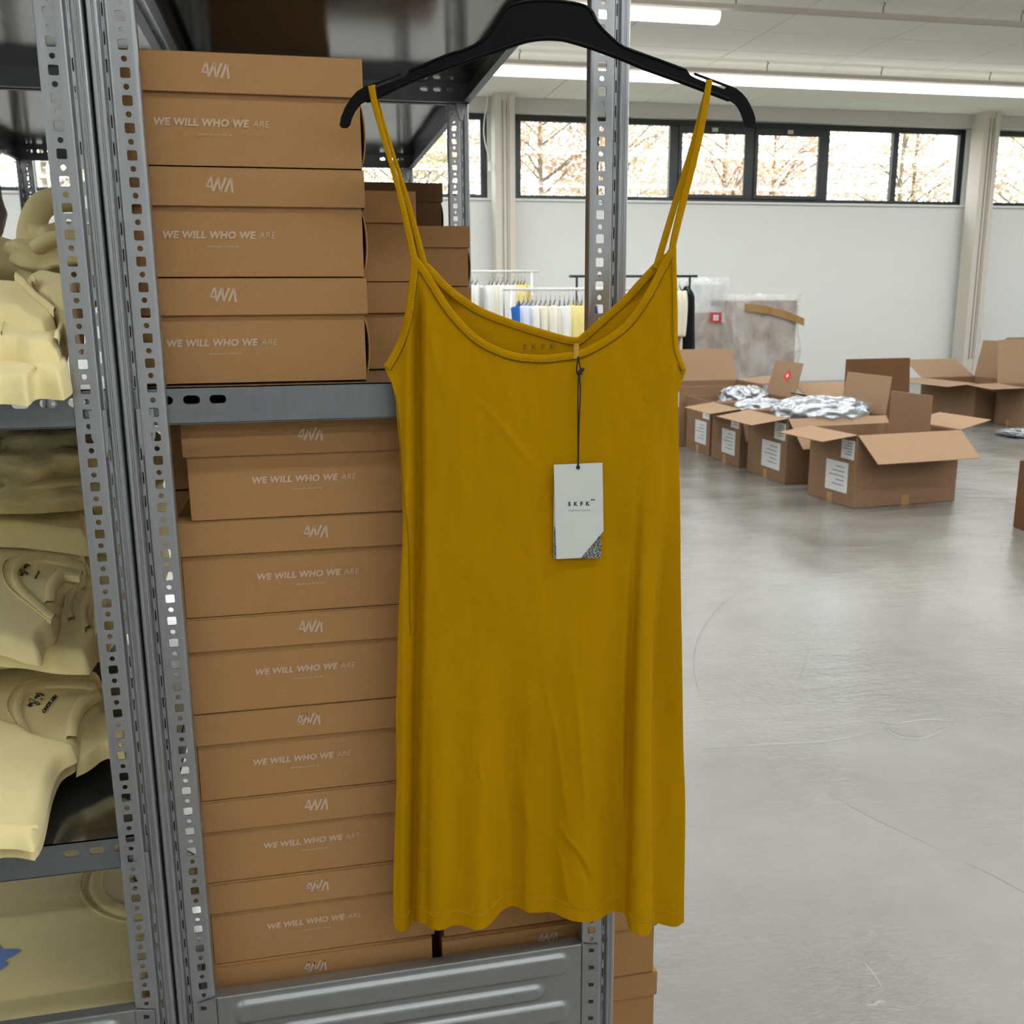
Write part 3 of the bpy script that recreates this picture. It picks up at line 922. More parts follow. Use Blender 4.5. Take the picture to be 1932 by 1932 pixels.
# fold lines (pixel x as a function of pixel y) that shape the cloth in depth
VAL_L = [(560, 790), (700, 790), (900, 791), (1100, 790), (1250, 788), (1400, 785), (1560, 784), (1680, 782), (1760, 780)]
LOBE_L = [(600, 772), (700, 768), (900, 768), (1100, 762), (1300, 760), (1760, 758)]
FOLD_R = [(480, 1268), (600, 1272), (700, 1274), (800, 1251), (900, 1246), (1000, 1241), (1100, 1235), (1200, 1231), (1350, 1229.5), (1760, 1229)]
VAL_R = [(700, 1225), (900, 1205), (1100, 1196), (1300, 1188), (1500, 1182), (1760, 1177)]
CREASES = [(1030, 1290, 1075, 1560, 7, .0016), (1075, 1230, 1115, 1560, 8, .0020), (1100, 1330, 1125, 1640, 7, -.0018), (1140, 1380, 1160, 1690, 8, .0020), (1060, 1560, 1115, 1650, 5, .0022), (1080, 1590, 1120, 1690, 5, -.0018), (1050, 1600, 1075, 1700, 6, .0018), (925, 1500, 935, 1590, 4, -.0018), (975, 1430, 1000, 1560, 8, .0016), (900, 1430, 915, 1480, 4, .0010), (905, 760, 1010, 880, 10, .0008), (800, 560, 840, 760, 9, .0010), (1000, 1000, 1040, 1300, 14, .0010), (940, 1380, 955, 1700, 10, .0018)]
def cloth_d(x, y):
    """depth of the front cloth towards the viewer, metres"""
    d = .008
    dn = sstep(520, 1100, y)
    low = sstep(1150, 1740, y)
    d += .006 * dn * math.cos((x - 1000) / 150.0)
    # left valley with the side lobe
    vx = interp(VAL_L, y); k = sstep(520, 640, y)
    a = .015 + .006 * low
    g = (x - vx)
    if g < 0:
        d -= a * k * (math.exp(-(g / 9.0) ** 2) + .45 * (1 - math.exp(-(g / 9.0) ** 2)))
    else:
        d -= a * k * math.exp(-(g / 7.0) ** 2)
    lx = interp(LOBE_L, y)
    d += .004 * k * math.exp(-((x - lx) / 9.0) ** 2)
    # right: lobe ending in a sharp fold, cloth behind it set back
    fx = interp(FOLD_R, y); k = sstep(480, 620, y)
    set_back = .006 + .028 * sstep(900, 1450, y)
    soft = 16 - 13.6 * sstep(950, 1300, y)
    d -= k * set_back * sstep(-1.0, soft, x - fx)
    d += k * .010 * sstep(800, 1500, y) * math.exp(-((x - fx + 22) / 22.0) ** 2)
    vx = interp(VAL_R, y)
    d -= sstep(800, 1400, y) * .011 * math.exp(-((x - vx) / 9.0) ** 2)
    d -= sstep(700, 1100, y) * .004 * math.exp(-((x - vx + 35) / 26.0) ** 2)
    # waves running up from the hem
    d += low * ((hem_y(x) - 1738) / 17.0) * .012 * (sstep(795, 815, x) * (1 - sstep(1165, 1180, x)))
    for (x0, y0, x1, y1, w, amp) in CREASES:
        t = (y - y0) / (y1 - y0)
        if -.15 < t < 1.15:
            cx = x0 + (x1 - x0) * t + 3 * math.sin(t * 5 + x0)
            d += amp * math.exp(-((x - cx) / w) ** 2) * math.sin(PI * min(max((t + .15) / 1.3, 0), 1))
    d += .0012 * noise.noise(Vector((x / 60.0, y / 130.0, 3.1))) + .0006 * noise.noise(Vector((x / 22.0, y / 60.0, 9.0)))
    return d

def coons(T, B, L, R, nu, nv):
    Tp = [poly_at(T, i / nu) for i in range(nu + 1)]; Bp = [poly_at(B, i / nu) for i in range(nu + 1)]
    Lp = [poly_at(L, j / nv) for j in range(nv + 1)]; Rp = [poly_at(R, j / nv) for j in range(nv + 1)]
    c00, c10, c01, c11 = T[0], T[-1], B[0], B[-1]
    rows = []
    for j in range(nv + 1):
        v = j / nv; row = []
        for i in range(nu + 1):
            u = i / nu
            row.append(tuple((1 - v) * Tp[i][q] + v * Bp[i][q] + (1 - u) * Lp[j][q] + u * Rp[j][q]
                             - ((1 - u) * (1 - v) * c00[q] + u * (1 - v) * c10[q] + (1 - u) * v * c01[q] + u * v * c11[q]) for q in range(2)))
        rows.append(row)
    return rows

dress = empty('slip_dress', onD(1020, 1740, 0))
tag(dress, 'mustard yellow jersey slip dress with thin straps on a black hanger', 'dress')
rows2 = coons([(775, 488)] + T_ + [(1275.8, 466)], H_, L_, R_, 190, 230)
front = MB().grid([[onD(x, y, cloth_d(x, y)) for (x, y) in row] for row in rows2]).build('front_panel', M['dress'], dress, smooth=True)
HB_ = [(x, y - 16) for x, y in H_]
rows3 = coons([(775, 488)] + BT_ + [(1275.8, 466)], HB_, L_, R_, 90, 130)
brow = []
for row in rows3:
    r = []
    n = len(row) - 1
    for i, (x, y) in enumerate(row):
        u = i / n
        e = min(1.0, math.sin(PI * u) * 2.2)
        gap = .004 + (.006 + .016 * sstep(560, 900, y)) * e
        r.append(onD(x + (3.5 if u < .5 else -3.0) * (1 - e), y, cloth_d(x, y) * (1 - .7 * e) - gap))
    brow.append(r)
back = MB().grid(brow).build('back_panel', M['dress'], dress, smooth=True)

def band(line, width, d, name, parent, material, side=1, thick=.0011, edge=None, dfun=cloth_d, n=None):
    """flat ribbon following a pixel polyline; width in px to one side (side) of it"""
    pts = line
    rows = []
    for i, p in enumerate(pts):
        a = pts[max(i - 1, 0)]; b = pts[min(i + 1, len(pts) - 1)]
        tx, ty = b[0] - a[0], b[1] - a[1]
        l = math.hypot(tx, ty) or 1
        nx, ny = -ty / l * side, tx / l * side
        w = width[i] if isinstance(width, list) else width
        prof = []
        for k, h in ((-.04, -.2), (0.0, .6), (.12, 1.0), (.5, 1.15), (.88, 1.0), (1.0, .6), (1.04, -.2)):
            q = (p[0] + nx * w * k, p[1] + ny * w * k)
            prof.append(onD(q[0], q[1], dfun(p[0] + nx * w * min(max(k, .08), .92), p[1] + ny * w * min(max(k, .08), .92)) + d + thick * h))
        rows.append(prof)
    return MB().grid(rows).build(name, material, parent, smooth=True)

def stitches(line, name, parent, d, material, dash=3.2, gap=2.6, w=.55, dfun=cloth_d):
    L = 0.0
    seg = [0.0]
    for a, b in zip(line, line[1:]):
        L += math.dist(a, b); seg.append(L)
    mb = MB()
    s = 0.0
    while s + dash < L:
        a = poly_at(line, s / L); b = poly_at(line, (s + dash) / L)
        tx, ty = b[0] - a[0], b[1] - a[1]; l = math.hypot(tx, ty) or 1
        nx, ny = -ty / l * w, tx / l * w
        pts = [(a[0] - nx, a[1] - ny), (b[0] - nx, b[1] - ny), (b[0] + nx, b[1] + ny), (a[0] + nx, a[1] + ny)]
        dd = dfun((a[0] + b[0]) / 2, (a[1] + b[1]) / 2) + d
        lo = [onD(p[0], p[1], dd) for p in pts]; hi = [onD(p[0], p[1], dd + .0003) for p in pts]
        mb.add(lo + hi, [(4, 5, 6, 7), (0, 1, 5, 4), (1, 2, 6, 5), (2, 3, 7, 6), (3, 0, 4, 7)])
        s += dash + gap
    o = mb.build(name, material, parent)
    o['kind'] = 'stuff'
    return o

def offset(line, w, side=1):
    out = []
    for i, p in enumerate(line):
        a = line[max(i - 1, 0)]; b = line[min(i + 1, len(line) - 1)]
        tx, ty = b[0] - a[0], b[1] - a[1]; l = math.hypot(tx, ty) or 1
        out.append((p[0] - ty / l * w * side, p[1] + tx / l * w * side))
    return out

nb = band(T_, 14.0, .0004, 'neck_binding', dress, M['binding'])
stitches(offset(T_, 11.5), 'stitching', nb, .0019, M['stitch'])
band(offset(T_, 14.2), 1.3, .0002, 'seam_line', nb, M['seamline'], thick=.0005)
ARM = L_[:22]
ARM = [p for p in L_ if p[1] <= 691.5]
ab = band(ARM, 14.0, .0004, 'armhole_binding', dress, M['binding'], side=-1)
stitches(offset(ARM, 11.5, -1), 'stitching', ab, .0019, M['stitch'])
band(offset(ARM, 14.2, -1), 1.2, .0002, 'seam_line', ab, M['seamline'], side=-1, thick=.0005)
ARMR = [p for p in R_ if p[1] <= 696]
ab2 = band(ARMR, 9.0, .0004, 'armhole_binding', dress, M['binding'], side=1)
band([(1279, 688), (1285, 698), (1290.5, 708)], 1.2, .0012, 'seam_line', ab2, M['seamline'], thick=.0005)
def back_d(x, y):
    e = min(1.0, max(0.0, math.sin(PI * (x - 806) / 446.0)) * 2.2)
    gap = .004 + (.006 + .016 * sstep(560, 900, y)) * e
    return cloth_d(x, y) * (1 - .7 * e) - gap
bb = band(BT_, 15.0, .0003, 'back_neck_binding', dress, M['binding'], dfun=back_d)
stitches(offset(BT_, 12.0), 'stitching', bb, .0018, M['stitch'], dfun=back_d)
# hem seam: a double row of stitches
hemx = [745 + 2.0 * k for k in range(15)] ; 
def hemline(x0, x1, up):
    n = max(int((x1 - x0) / 3), 4)
    return [(x0 + (x1 - x0) * k / n, hem_y(x0 + (x1 - x0) * k / n) - up) for k in range(n + 1)]
for (a, b, up) in ((746, 774, 26), (779, 1172, 27), (1187, 1226, 27), (1236, 1288, 26)):
    stitches(hemline(a, b, up), 'hem_stitching', front, .0006, M['stitch'], 3.0, 1.6, .6)
    stitches(hemline(a, b, up + 3.6), 'hem_stitching', front, .0006, M['stitch'], 2.2, 2.4, .45)
# side seam on the left
band(smoothline([(747, 745), (752, 790), (757, 850), (760, 910), (764, 955), (769, 990), (772, 1040), (773.5, 1120), (775, 1200)], 4), .9, .0004, 'side_seam', front, M['seamline'], thick=.0003)

def strap(line, widths, d0, d1, name, label):
    pts = smoothline([(x, y, w) for (x, y), w in zip(line, widths)], 6)
    n = len(pts) - 1
    rows = []
    for i, p in enumerate(pts):
        a = pts[max(i - 1, 0)]; b = pts[min(i + 1, n)]
        tx, ty = b[0] - a[0], b[1] - a[1]; l = math.hypot(tx, ty) or 1
        nx, ny = ty / l, -tx / l
        t = i / n
        d = d0 + (d1 - d0) * t
        w = p[2] / 2
        prof = [onD(p[0] + nx * w * k, p[1] + ny * w * k, d + h) for k, h in ((-1, 0), (-.8, .0007), (0, .0009), (.8, .0007), (1, 0), (.8, -.0005), (-.8, -.0005))]
        rows.append(prof)
    o = MB().grid(rows, closed=True).build(name, M['binding'], dress, smooth=True)
    o['label'] = label
    st = offset([(p[0], p[1]) for p in pts], 2.6 if True else 0, 1)
    stitches([(p[0] + 0, p[1]) for p in offset([(p[0], p[1]) for p in pts], 3.0, 1)], 'stitching', o, 0.0, M['stitch'], 3.0, 3.0, .5, dfun=lambda x, y: d0 + (d1 - d0) * min(max((y - pts[0][1]) / (pts[-1][1] - pts[0][1]), 0), 1) + .0010)
    return o
strap([(701, 164), (708, 200), (728, 275), (750, 350), (771, 440), (782, 492)], [14, 12, 9.5, 10.5, 13, 14], .0068, .0085, 'strap', 'front left shoulder strap')
strap([(704, 167), (716, 205), (737, 275), (761, 352), (785, 440), (800, 500)], [8, 6, 6.5, 9, 12, 13], -.0062, .0035, 'strap', 'back left shoulder strap')
strap([(1338, 154), (1319, 259), (1290, 375), (1269.5, 462), (1270, 486)], [12.5, 14, 14, 13, 12], .0068, .0085, 'strap', 'front right shoulder strap')
strap([(1334, 168), (1303, 285), (1276.5, 375), (1246, 478), (1238, 506)], [9, 9.5, 12, 13, 13], -.0062, .0030, 'strap', 'back right shoulder strap')
for (x0, y0, x1, y1) in ((694, 165, 708, 162), (1332, 153, 1344, 153)):   # loop of strap over the hanger arm
    rows = []
    for k in range(9):
        a = PI * k / 8
        rows.append([onD(x0 + (x1 - x0) * u, y0 + (y1 - y0) * u - 3.5 * math.sin(a), .0068 * math.cos(a)) for u in (0, .5, 1)])
    o = MB().grid(rows).build('strap_loop', M['binding'], dress, smooth=True)
    o.modifiers.new('thick', 'SOLIDIFY').thickness = .001
# printed neck label inside the back
for txt, px, py, wpx, mt in (('S  K  F  K', 1017, 655, 60, 'neckink'),):
    me = fit_width(text_mesh('neck_print', txt, .01, 0, .00025, 1.1), 1.0)
    mpp = (onD(px + 1, py, 0) - onD(px, py, 0)).length
    vs = []
    for v in me.vertices:
        x, y = px + v.co.x * wpx, py - v.co.y * wpx
        v.co = onD(x, y, back_d(x, y) + .0012) - rootloc(back)
    setmat(me, M[mt])
    o = bpy.data.objects.new('neck_print', me); link(o, back)

# gold hanging loop, cord and swing tag
band([(1092, 648), (1091.8, 660), (1091.5, 677)], [9.5, 9.5, 9.5], .0022, 'hanging_loop', dress, M['loop'], side=1, thick=.0006, dfun=lambda x, y: cloth_d(1091, 670))
tagd = cloth_d(1091, 950) + .006
tagt = empty('swing_tag', onD(1091, 1055, tagd))
tag(tagt, 'white swing tag with black lettering on a black cord', 'price tag')
card = [(1044.8, 876.7), (1136.7, 873), (1138.8, 1002), (1096, 1052.6), (1049.5, 1055)]
MB().prism(card, lambda x, y: onD(x, y, tagd + .0012), lambda x, y: onD(x, y, tagd + .0006)).build('card', M['tag'], tagt)
bc = MB().prism([(1045.5, 878), (1134.5, 876), (1134.2, 1053), (1043.8, 1053.5)], lambda x, y: onD(x, y, tagd - .0006), lambda x, y: onD(x, y, tagd - .0012))
PH = mat('forest_photo_print', (52, 54, 50), 0.5, noise_amt=0.0)
nt = PH.node_tree; b_ = nt.nodes['Principled BSDF']
tc = nt.nodes.new('ShaderNodeTexCoord'); nz = nt.nodes.new('ShaderNodeTexNoise'); nz.inputs['Scale'].default_value = 900; nz.inputs['Detail'].default_value = 5
cr = nt.nodes.new('ShaderNodeValToRGB'); cr.color_ramp.elements[0].position = .42; cr.color_ramp.elements[0].color = lin((26, 28, 24)); cr.color_ramp.elements[1].position = .66; cr.color_ramp.elements[1].color = lin((190, 192, 186))
nt.links.new(tc.outputs['Object'], nz.inputs['Vector']); nt.links.new(nz.outputs['Fac'], cr.inputs['Fac']); nt.links.new(cr.outputs['Color'], b_.inputs['Base Color'])
bco = bc.build('photo_card', M['tag'], tagt); bco['label'] = 'second card printed with a forest photo'
MB().prism([(1045.0, 994), (1134.4, 994), (1134.2, 1053), (1043.8, 1053.5)], lambda x, y: onD(x, y, tagd - .00045), lambda x, y: onD(x, y, tagd - .00055)).build('forest_print', PH, bco)
def tag_text(txt, px, py, wpx, name, off=0.0, sp=1.0):
    me = fit_width(text_mesh(name, txt, .01, 0, off, sp), 1.0)
    for v in me.vertices:
        v.co = onD(px + v.co.x * wpx, py - v.co.y * wpx + (px - px) - v.co.x * wpx * .012, tagd + .0014) - rootloc(tagt)
    setmat(me, M['ink'])
    o = bpy.data.objects.new(name, me); link(o, tagt)
    return o
tag_text('S K F K', 1092.5, 951, 41, 'brand_print', .0004, 1.25)
tag_text('WEAR WHAT YOU ARE', 1092.8, 963.2, 40, 'motto_print', .0, 1.15)
mb = MB()
for dx in (-2.2, 2.2):
    mb.prism(circ(1118.8 + dx, 942.8, 1.5, 10), lambda x, y: onD(x, y, tagd + .0014), lambda x, y: onD(x, y, tagd + .0013))
mb.prism([(1115, 942.3), (1122, 942.3), (1122, 943.3), (1115, 943.3)], lambda x, y: onD(x, y, tagd + .0014), lambda x, y: onD(x, y, tagd + .0013))
mb.build('mark_print', M['ink'], tagt)
ey = MB()
ey.tube([onD(1090.8 + 3.0 * math.cos(2 * PI * k / 16), 882 + 3.0 * math.sin(2 * PI * k / 16), tagd + .0014) for k in range(17)], .0005, 6, cap=False)
ey.build('punched_eyelet', M['ink'], tagt, smooth=True)
dz = lambda x, y: tagd + .0018
cords = MB()
cords.tube([onD(x, y, max(cloth_d(x, y) + .0035, dz(x, y))) for x, y in smoothline([(1091, 672), (1088.5, 690), (1088.2, 702), (1091.5, 706), (1090.5, 740), (1090.4, 800), (1090.6, 883)], 5)], .00075, 7)
cords.tube([onD(x, y, max(cloth_d(x, y) + .0035, dz(x, y))) for x, y in smoothline([(1091.5, 673), (1093.5, 688), (1096, 699), (1093.5, 706), (1095, 740), (1092.6, 800), (1091.2, 883)], 5)], .00075, 7)
co = cords.build('cord', M['cord'], tagt, smooth=True)
kn = MB()
kd = cloth_d(1093, 704) + .005
kn.tube([onD(x, y, kd) for x, y in smoothline([(1088.5, 706), (1093, 702), (1097, 700), (1101.5, 694.5)], 4)], [.0012] * 4 + [.0017] * 4 + [.0016] * 4 + [.0014], 8)
kn.tube([onD(x, y, kd + .001) for x, y in smoothline([(1089, 702), (1092, 706.5), (1098, 704)], 4)], .0013, 8)
kn.build('knot', M['cord'], co, smooth=True)

# ------------------------------------------------------------------ sweatshirts in the left rack
def slab(mb, w, d, t, z0, seed, amp=.006, nx=46, ny=40, droop=0.0, dx=0.0, dy=0.0, freq=9.0, mi=0, skew=0.0):
    """one folded layer of cloth; local centre at the origin; front is -y"""
    def H(u, v):
        e = max(1 - abs(u) ** 7, 0) ** .45 * max(1 - abs(v) ** 7, 0) ** .45
        x, y = u * w / 2, v * d / 2
        wr = noise.noise(Vector((x * freq, y * freq * 1.4, seed))) * amp + abs(noise.noise(Vector((x * freq * .6 + 3, y * freq * .8, seed + 7)))) * amp * 1.1
        ed = 1 + .03 * noise.noise(Vector((u * 2.2, v * 2.2, seed + 20)))
        drp = droop * max(0.0, -v - .35) ** 2
        return x * ed + dx + skew * y, y * ed + dy, z0 + t * .5 + t * .5 * e + wr * e - drp, z0 + t * .5 - t * .5 * e * .96 + wr * .35 * e - drp
    top, botm = [], []
    for j in range(ny + 1):
        v = -1 + 2 * j / ny
        rt, rb = [], []
        for i in range(nx + 1):
            u = -1 + 2 * i / nx
            # denser at the edges
            uu = math.sin(u * PI / 2); vv = math.sin(v * PI / 2)
            x, y, a, b = H(uu, vv)
            rt.append((x, y, a)); rb.append((x, y, b))
        top.append(rt); botm.append(rb)
    mb.grid(top, mi); mb.grid(botm, mi)
    return H

def collar(parent, cx, cy, a, b, rot, zf, w=.017, rib=.0035, name='collar', arc=(0, 2 * PI)):
    rows = []
    n = 56
    for k in range(n + 1):
        t = arc[0] + (arc[1] - arc[0]) * k / n
        prof = []
        for (q, h) in ((0, .0004), (.06, .0030), (.25, rib), (.6, rib * 1.05), (.92, .0028), (1.0, -.001)):
            rr = 1 + q * w / a
            rs = 1 + q * w / b
            x, y = a * rr * math.cos(t), b * rs * math.sin(t)
            X, Y = cx + x * math.cos(rot) - y * math.sin(rot), cy + x * math.sin(rot) + y * math.cos(rot)
            prof.append((X, Y, zf(X, Y) + h))
        rows.append(prof)
    return MB().grid(rows).build(name, M['sweat_rib'], parent, local=True, smooth=True)

def slab_top(H, w, d, dx=0.0, dy=0.0):
    def f(x, y):
        u = min(max((x - dx) / (w / 2), -.97), .97); v = min(max((y - dy) / (d / 2), -.97), .97)
        return H(u, v)[2]
    return f

def sweatshirt(loc, w, d, t, seed, label, layers=2, rz=0.0, neck=None, amp=.006, droop=0.0, group='pale yellow sweatshirts in the left rack', freq=9.0, tilt=(0, 0)):
    s = empty('sweatshirt', loc, rz)
    s.rotation_euler = (tilt[0], tilt[1], rz)
    tag(s, label, 'sweatshirt', group)
    mb = MB()
    th = t / layers
    H = None
    for k in range(layers):
        H = slab(mb, w * (1 - .012 * (k % 2)), d * (1 - .02 * ((k + 1) % 2)), th * 1.04, k * th, seed + k * .37, amp * (.35 + .65 * (k == layers - 1)), droop=droop, freq=freq)
    body = mb.build('garment_body', M['sweat'], s, local=True, smooth=True)
    f = slab_top(H, w, d)
    if neck:
        cx, cy, a, b, rot = neck
        # inside of the neck and its ribbed band
        rows = []
        for r in range(7):
            rr = r / 6
            rows.append([(cx + a * rr * math.cos(q * 2 * PI / 40) * math.cos(rot) - b * rr * math.sin(q * 2 * PI / 40) * math.sin(rot),
                          cy + a * rr * math.cos(q * 2 * PI / 40) * math.sin(rot) + b * rr * math.sin(q * 2 * PI / 40) * math.cos(rot)) for q in range(41)])
        g = MB().grid([[(x, y, f(x, y) + .0008) for x, y in row] for row in rows])
        g.build('neck_inside', M['sweat_in'], body, local=True, smooth=True)
        collar(body, cx, cy, a, b, rot, f)
        collar(body, cx - a * .05, cy, a + .022, b + .022, rot, f, w=.0022, rib=.0016, name='neck_seam')
    return s, body, f

def print_on(body, f, txt, cx, cy, width, rot, off=.0, name='neck_print', m='ink', lift=.0016, shear=0.0):
    me = fit_width(text_mesh(name, txt, .01, shear, off, 1.0), width)
    for v in me.vertices:
        x = cx + v.co.x * math.cos(rot) - v.co.y * math.sin(rot); y = cy + v.co.x * math.sin(rot) + v.co.y * math.cos(rot)
        v.co = Vector((x, y, f(x, y) + lift))
    setmat(me, M[m])
    o = bpy.data.objects.new(name, me); link(o, body)
    return o

def scribble(body, f, strokes, name='signature_print', r=.0006):
    mb = MB()
    for st in strokes:
        mb.tube([(x, y, f(x, y) + .0012) for x, y in smoothline(st, 4)], r, 5, flat=.5)
    return mb.build(name, M['ink'], body, local=True)

def signature(body, f, cx, cy, s, rot):
    raw = [[(-1, .2), (-.85, .9), (-.8, -.1), (-.6, .5), (-.55, 0), (-.45, .3), (-.4, 0), (-.3, .28), (-.22, .02), (-.1, .2)],
           [(.1, -.4), (.25, .9), (.5, .8), (.35, .35), (.6, .1), (.3, -.4)], [(.6, .2), (.7, -.1), (.8, .3), (.85, -.2), (1.0, .25), (1.05, -.3)]]
    return scribble(body, f, [[(cx + (x * s) * math.cos(rot) - (y * s) * math.sin(rot), cy + (x * s) * math.sin(rot) + (y * s) * math.cos(rot)) for x, y in st] for st in raw])

GY = 'pale yellow sweatshirts in the left rack'
# draped garments: sheets with real thickness lying on sloping heaps
def onP(px, py, pl):
    z0, sl, y0 = pl
    r = ray(px, py)
    k = (z0 - sl * y0 - CAM.z) / (r.z - sl * r.y)
    return CAM + r * k

def draped(parent, name, T, B, L, R_e, pl, t, seed, material=None, amp=.004, nu=70, nv=46, freq=11.0, rnd_=.014):
    rows = coons(smoothline(T, 3), smoothline(B, 3), smoothline(L, 3), smoothline(R_e, 3), nu, nv)
    P3 = [[onP(x, y, pl) for x, y in row] for row in rows]
    top, btm = [], []
    for j in range(nv + 1):
        rt, rb = [], []
        for i in range(nu + 1):
            p = P3[j][i]
            de = min((p - P3[j][0]).length, (p - P3[j][nu]).length, (p - P3[0][i]).length, (p - P3[nv][i]).length)
            q = min(de / rnd_, 1.0)
            e = math.sqrt(max(1 - (1 - q) ** 2, 0))
            w = noise.noise(Vector((p.x * freq, p.y * freq * 1.3, seed))) * amp + (1 - abs(noise.noise(Vector((p.x * freq * .7 + 9, p.y * freq, seed + 4))) * 2)) * amp * .5
            rt.append(p + Vector((0, 0, -t * (1 - e) + w * e)))
            rb.append(p + Vector((0, 0, -t * (1.02 if q > 0 else 1.0))))
        top.append(rt); btm.append(rb)
    o = MB().grid(top).grid(btm).build(name, material or M['sweat'], parent, smooth=True)
    def f(px, py):
        p = onP(px, py, pl)
        w = noise.noise(Vector((p.x * freq, p.y * freq * 1.3, seed))) * amp + (1 - abs(noise.noise(Vector((p.x * freq * .7 + 9, p.y * freq, seed + 4))) * 2)) * amp * .5
        return p + Vector((0, 0, w))
    return o, f

def rib_band(parent, name, line, width, f, lift=.0030, side=1, m='sweat_rib'):
    pts = smoothline(line, 5)
    rows = []
    for i, p in enumerate(pts):
        a = pts[max(i - 1, 0)]; b = pts[min(i + 1, len(pts) - 1)]
        tx, ty = b[0] - a[0], b[1] - a[1]; l = math.hypot(tx, ty) or 1
        nx, ny = -ty / l * side, tx / l * side
        rows.append([f(p[0] + nx * width * k, p[1] + ny * width * k) + Vector((0, 0, h)) for k, h in ((-.06, -.002), (0, lift * .7), (.12, lift), (.5, lift * 1.1), (.88, lift), (1.0, lift * .7), (1.05, -.002))])
    return MB().grid(rows).build(name, M[m], parent, smooth=True)

def print_px(parent, f, txt, c, d, width, off=.0004, name='neck_print', m='ink', lift=.0018, sq=1.0):
    me = fit_width(text_mesh(name, txt, .01, 0, off, 1.0), 1.0)
    l = math.hypot(*d); d = (d[0] / l, d[1] / l); up = (d[1], -d[0])
    base = rootloc(parent)
    for v in me.vertices:
        px = c[0] + v.co.x * width * d[0] + v.co.y * width * up[0] * sq; py = c[1] + v.co.x * width * d[1] + v.co.y * width * up[1] * sq
        v.co = f(px, py) + Vector((0, 0, lift)) - base
    setmat(me, M[m])
    o = bpy.data.objects.new(name, me); link(o, parent)
    return o

def sign_px(parent, f, c, d, s, r=.0007, name='signature_print'):
    raw = [[(-1, .2), (-.85, .9), (-.8, -.1), (-.6, .5), (-.55, 0), (-.45, .3), (-.4, 0), (-.3, .28), (-.22, .02), (-.1, .2)],
           [(.1, -.4), (.25, .9), (.5, .8), (.35, .35), (.6, .1), (.3, -.4)], [(.6, .2), (.7, -.1), (.8, .3), (.85, -.2), (1.0, .25), (1.05, -.3)]]
    l = math.hypot(*d); d = (d[0] / l, d[1] / l); up = (d[1], -d[0])
    mb = MB()
    for st in raw:
        mb.tube([f(c[0] + x * s * d[0] + y * s * up[0], c[1] + x * s * d[1] + y * s * up[1]) + Vector((0, 0, .0012)) for x, y in smoothline(st, 4)], r, 5, flat=.5)
    return mb.build(name, M['ink'], parent)

def shirt_thing(px, py, pl, label):
    o = empty('sweatshirt', onP(px, py, pl))
    return tag(o, label, 'sweatshirt', GY)

# lower compartment: the shirt at the front with its neck showing
PL1 = (.884, .10, 1.0)
s1 = shirt_thing(60, 1500, PL1, 'pale yellow sweatshirt lying at the shelf front with HEY SOHO print')
b1, f1 = draped(s1, 'garment_body', [(-260, 1170), (0, 1222), (60, 1232), (150, 1256), (192, 1264)], [(-260, 1640), (-100, 1600), (0, 1574), (60, 1580)], [(-260, 1170), (-262, 1400), (-260, 1640)],
                [(192, 1264), (196, 1295), (193, 1322), (170, 1345), (153, 1385), (142, 1414), (112, 1434), (94, 1475), (82, 1530), (73, 1560), (60, 1580)], PL1, .026, 2.2, amp=.004)
rib_band(b1, 'collar', [(60, 1384), (46, 1362), (41, 1340), (47, 1318), (60, 1305), (80, 1299), (110, 1299), (140, 1300), (170, 1304), (190, 1321)], 15, f1, side=-1)
rib_band(b1, 'neck_seam', [(34, 1372), (16, 1345), (17, 1318), (35, 1294), (75, 1283), (110, 1284), (160, 1283), (193, 1291)], 2.2, f1, lift=.0018, side=-1)
rib_band(b1, 'collar', [(192, 1323), (166, 1340), (150, 1366), (146, 1400)], 20, f1, lift=.0055, side=1)
print_px(b1, f1, 'HEY SOHO', (94, 1334), (-25, 34), 42, .0008)
print_px(b1, f1, 'x', (80, 1325), (-25, 34), 7, .0, name='cross_print')
sign_px(b1, f1, (63, 1322), (-16, 30), 17)
PL1b = (.897, .095, 1.0)
b1b, f1b = draped(b1, 'front_fold', [(-260, 1310), (0, 1352), (60, 1378), (110, 1389), (141, 1402)], [(-260, 1640), (-100, 1600), (0, 1574), (60, 1581)], [(-260, 1310), (-262, 1450), (-260, 1640)],
                  [(141, 1402), (143, 1414), (112, 1432), (93, 1475), (81, 1530), (72, 1560), (60, 1581)], PL1b, .016, 7.7, amp=.003)
rib_band(b1b, 'hem_seam', [(-200, 1578), (-100, 1572), (0, 1558), (40, 1560), (72, 1559)], 1.6, f1b, lift=.0012, m='sweat_in')
# sleeve end of the shirt underneath, by the post
s2 = shirt_thing(190, 1400, (.862, .10, 1.0), 'sweatshirt sleeve end poking out beside the post on the lower shelf')
draped(s2, 'sleeve', [(150, 1392), (178, 1338), (215, 1350), (240, 1356)], [(140, 1440), (165, 1428), (200, 1405), (236, 1418)], [(150, 1392), (146, 1415), (140, 1440)], [(240, 1356), (242, 1385), (236, 1418)], (.872, .10, 1.0), .018, 4.4, amp=.002, nu=30, nv=20, rnd_=.010)
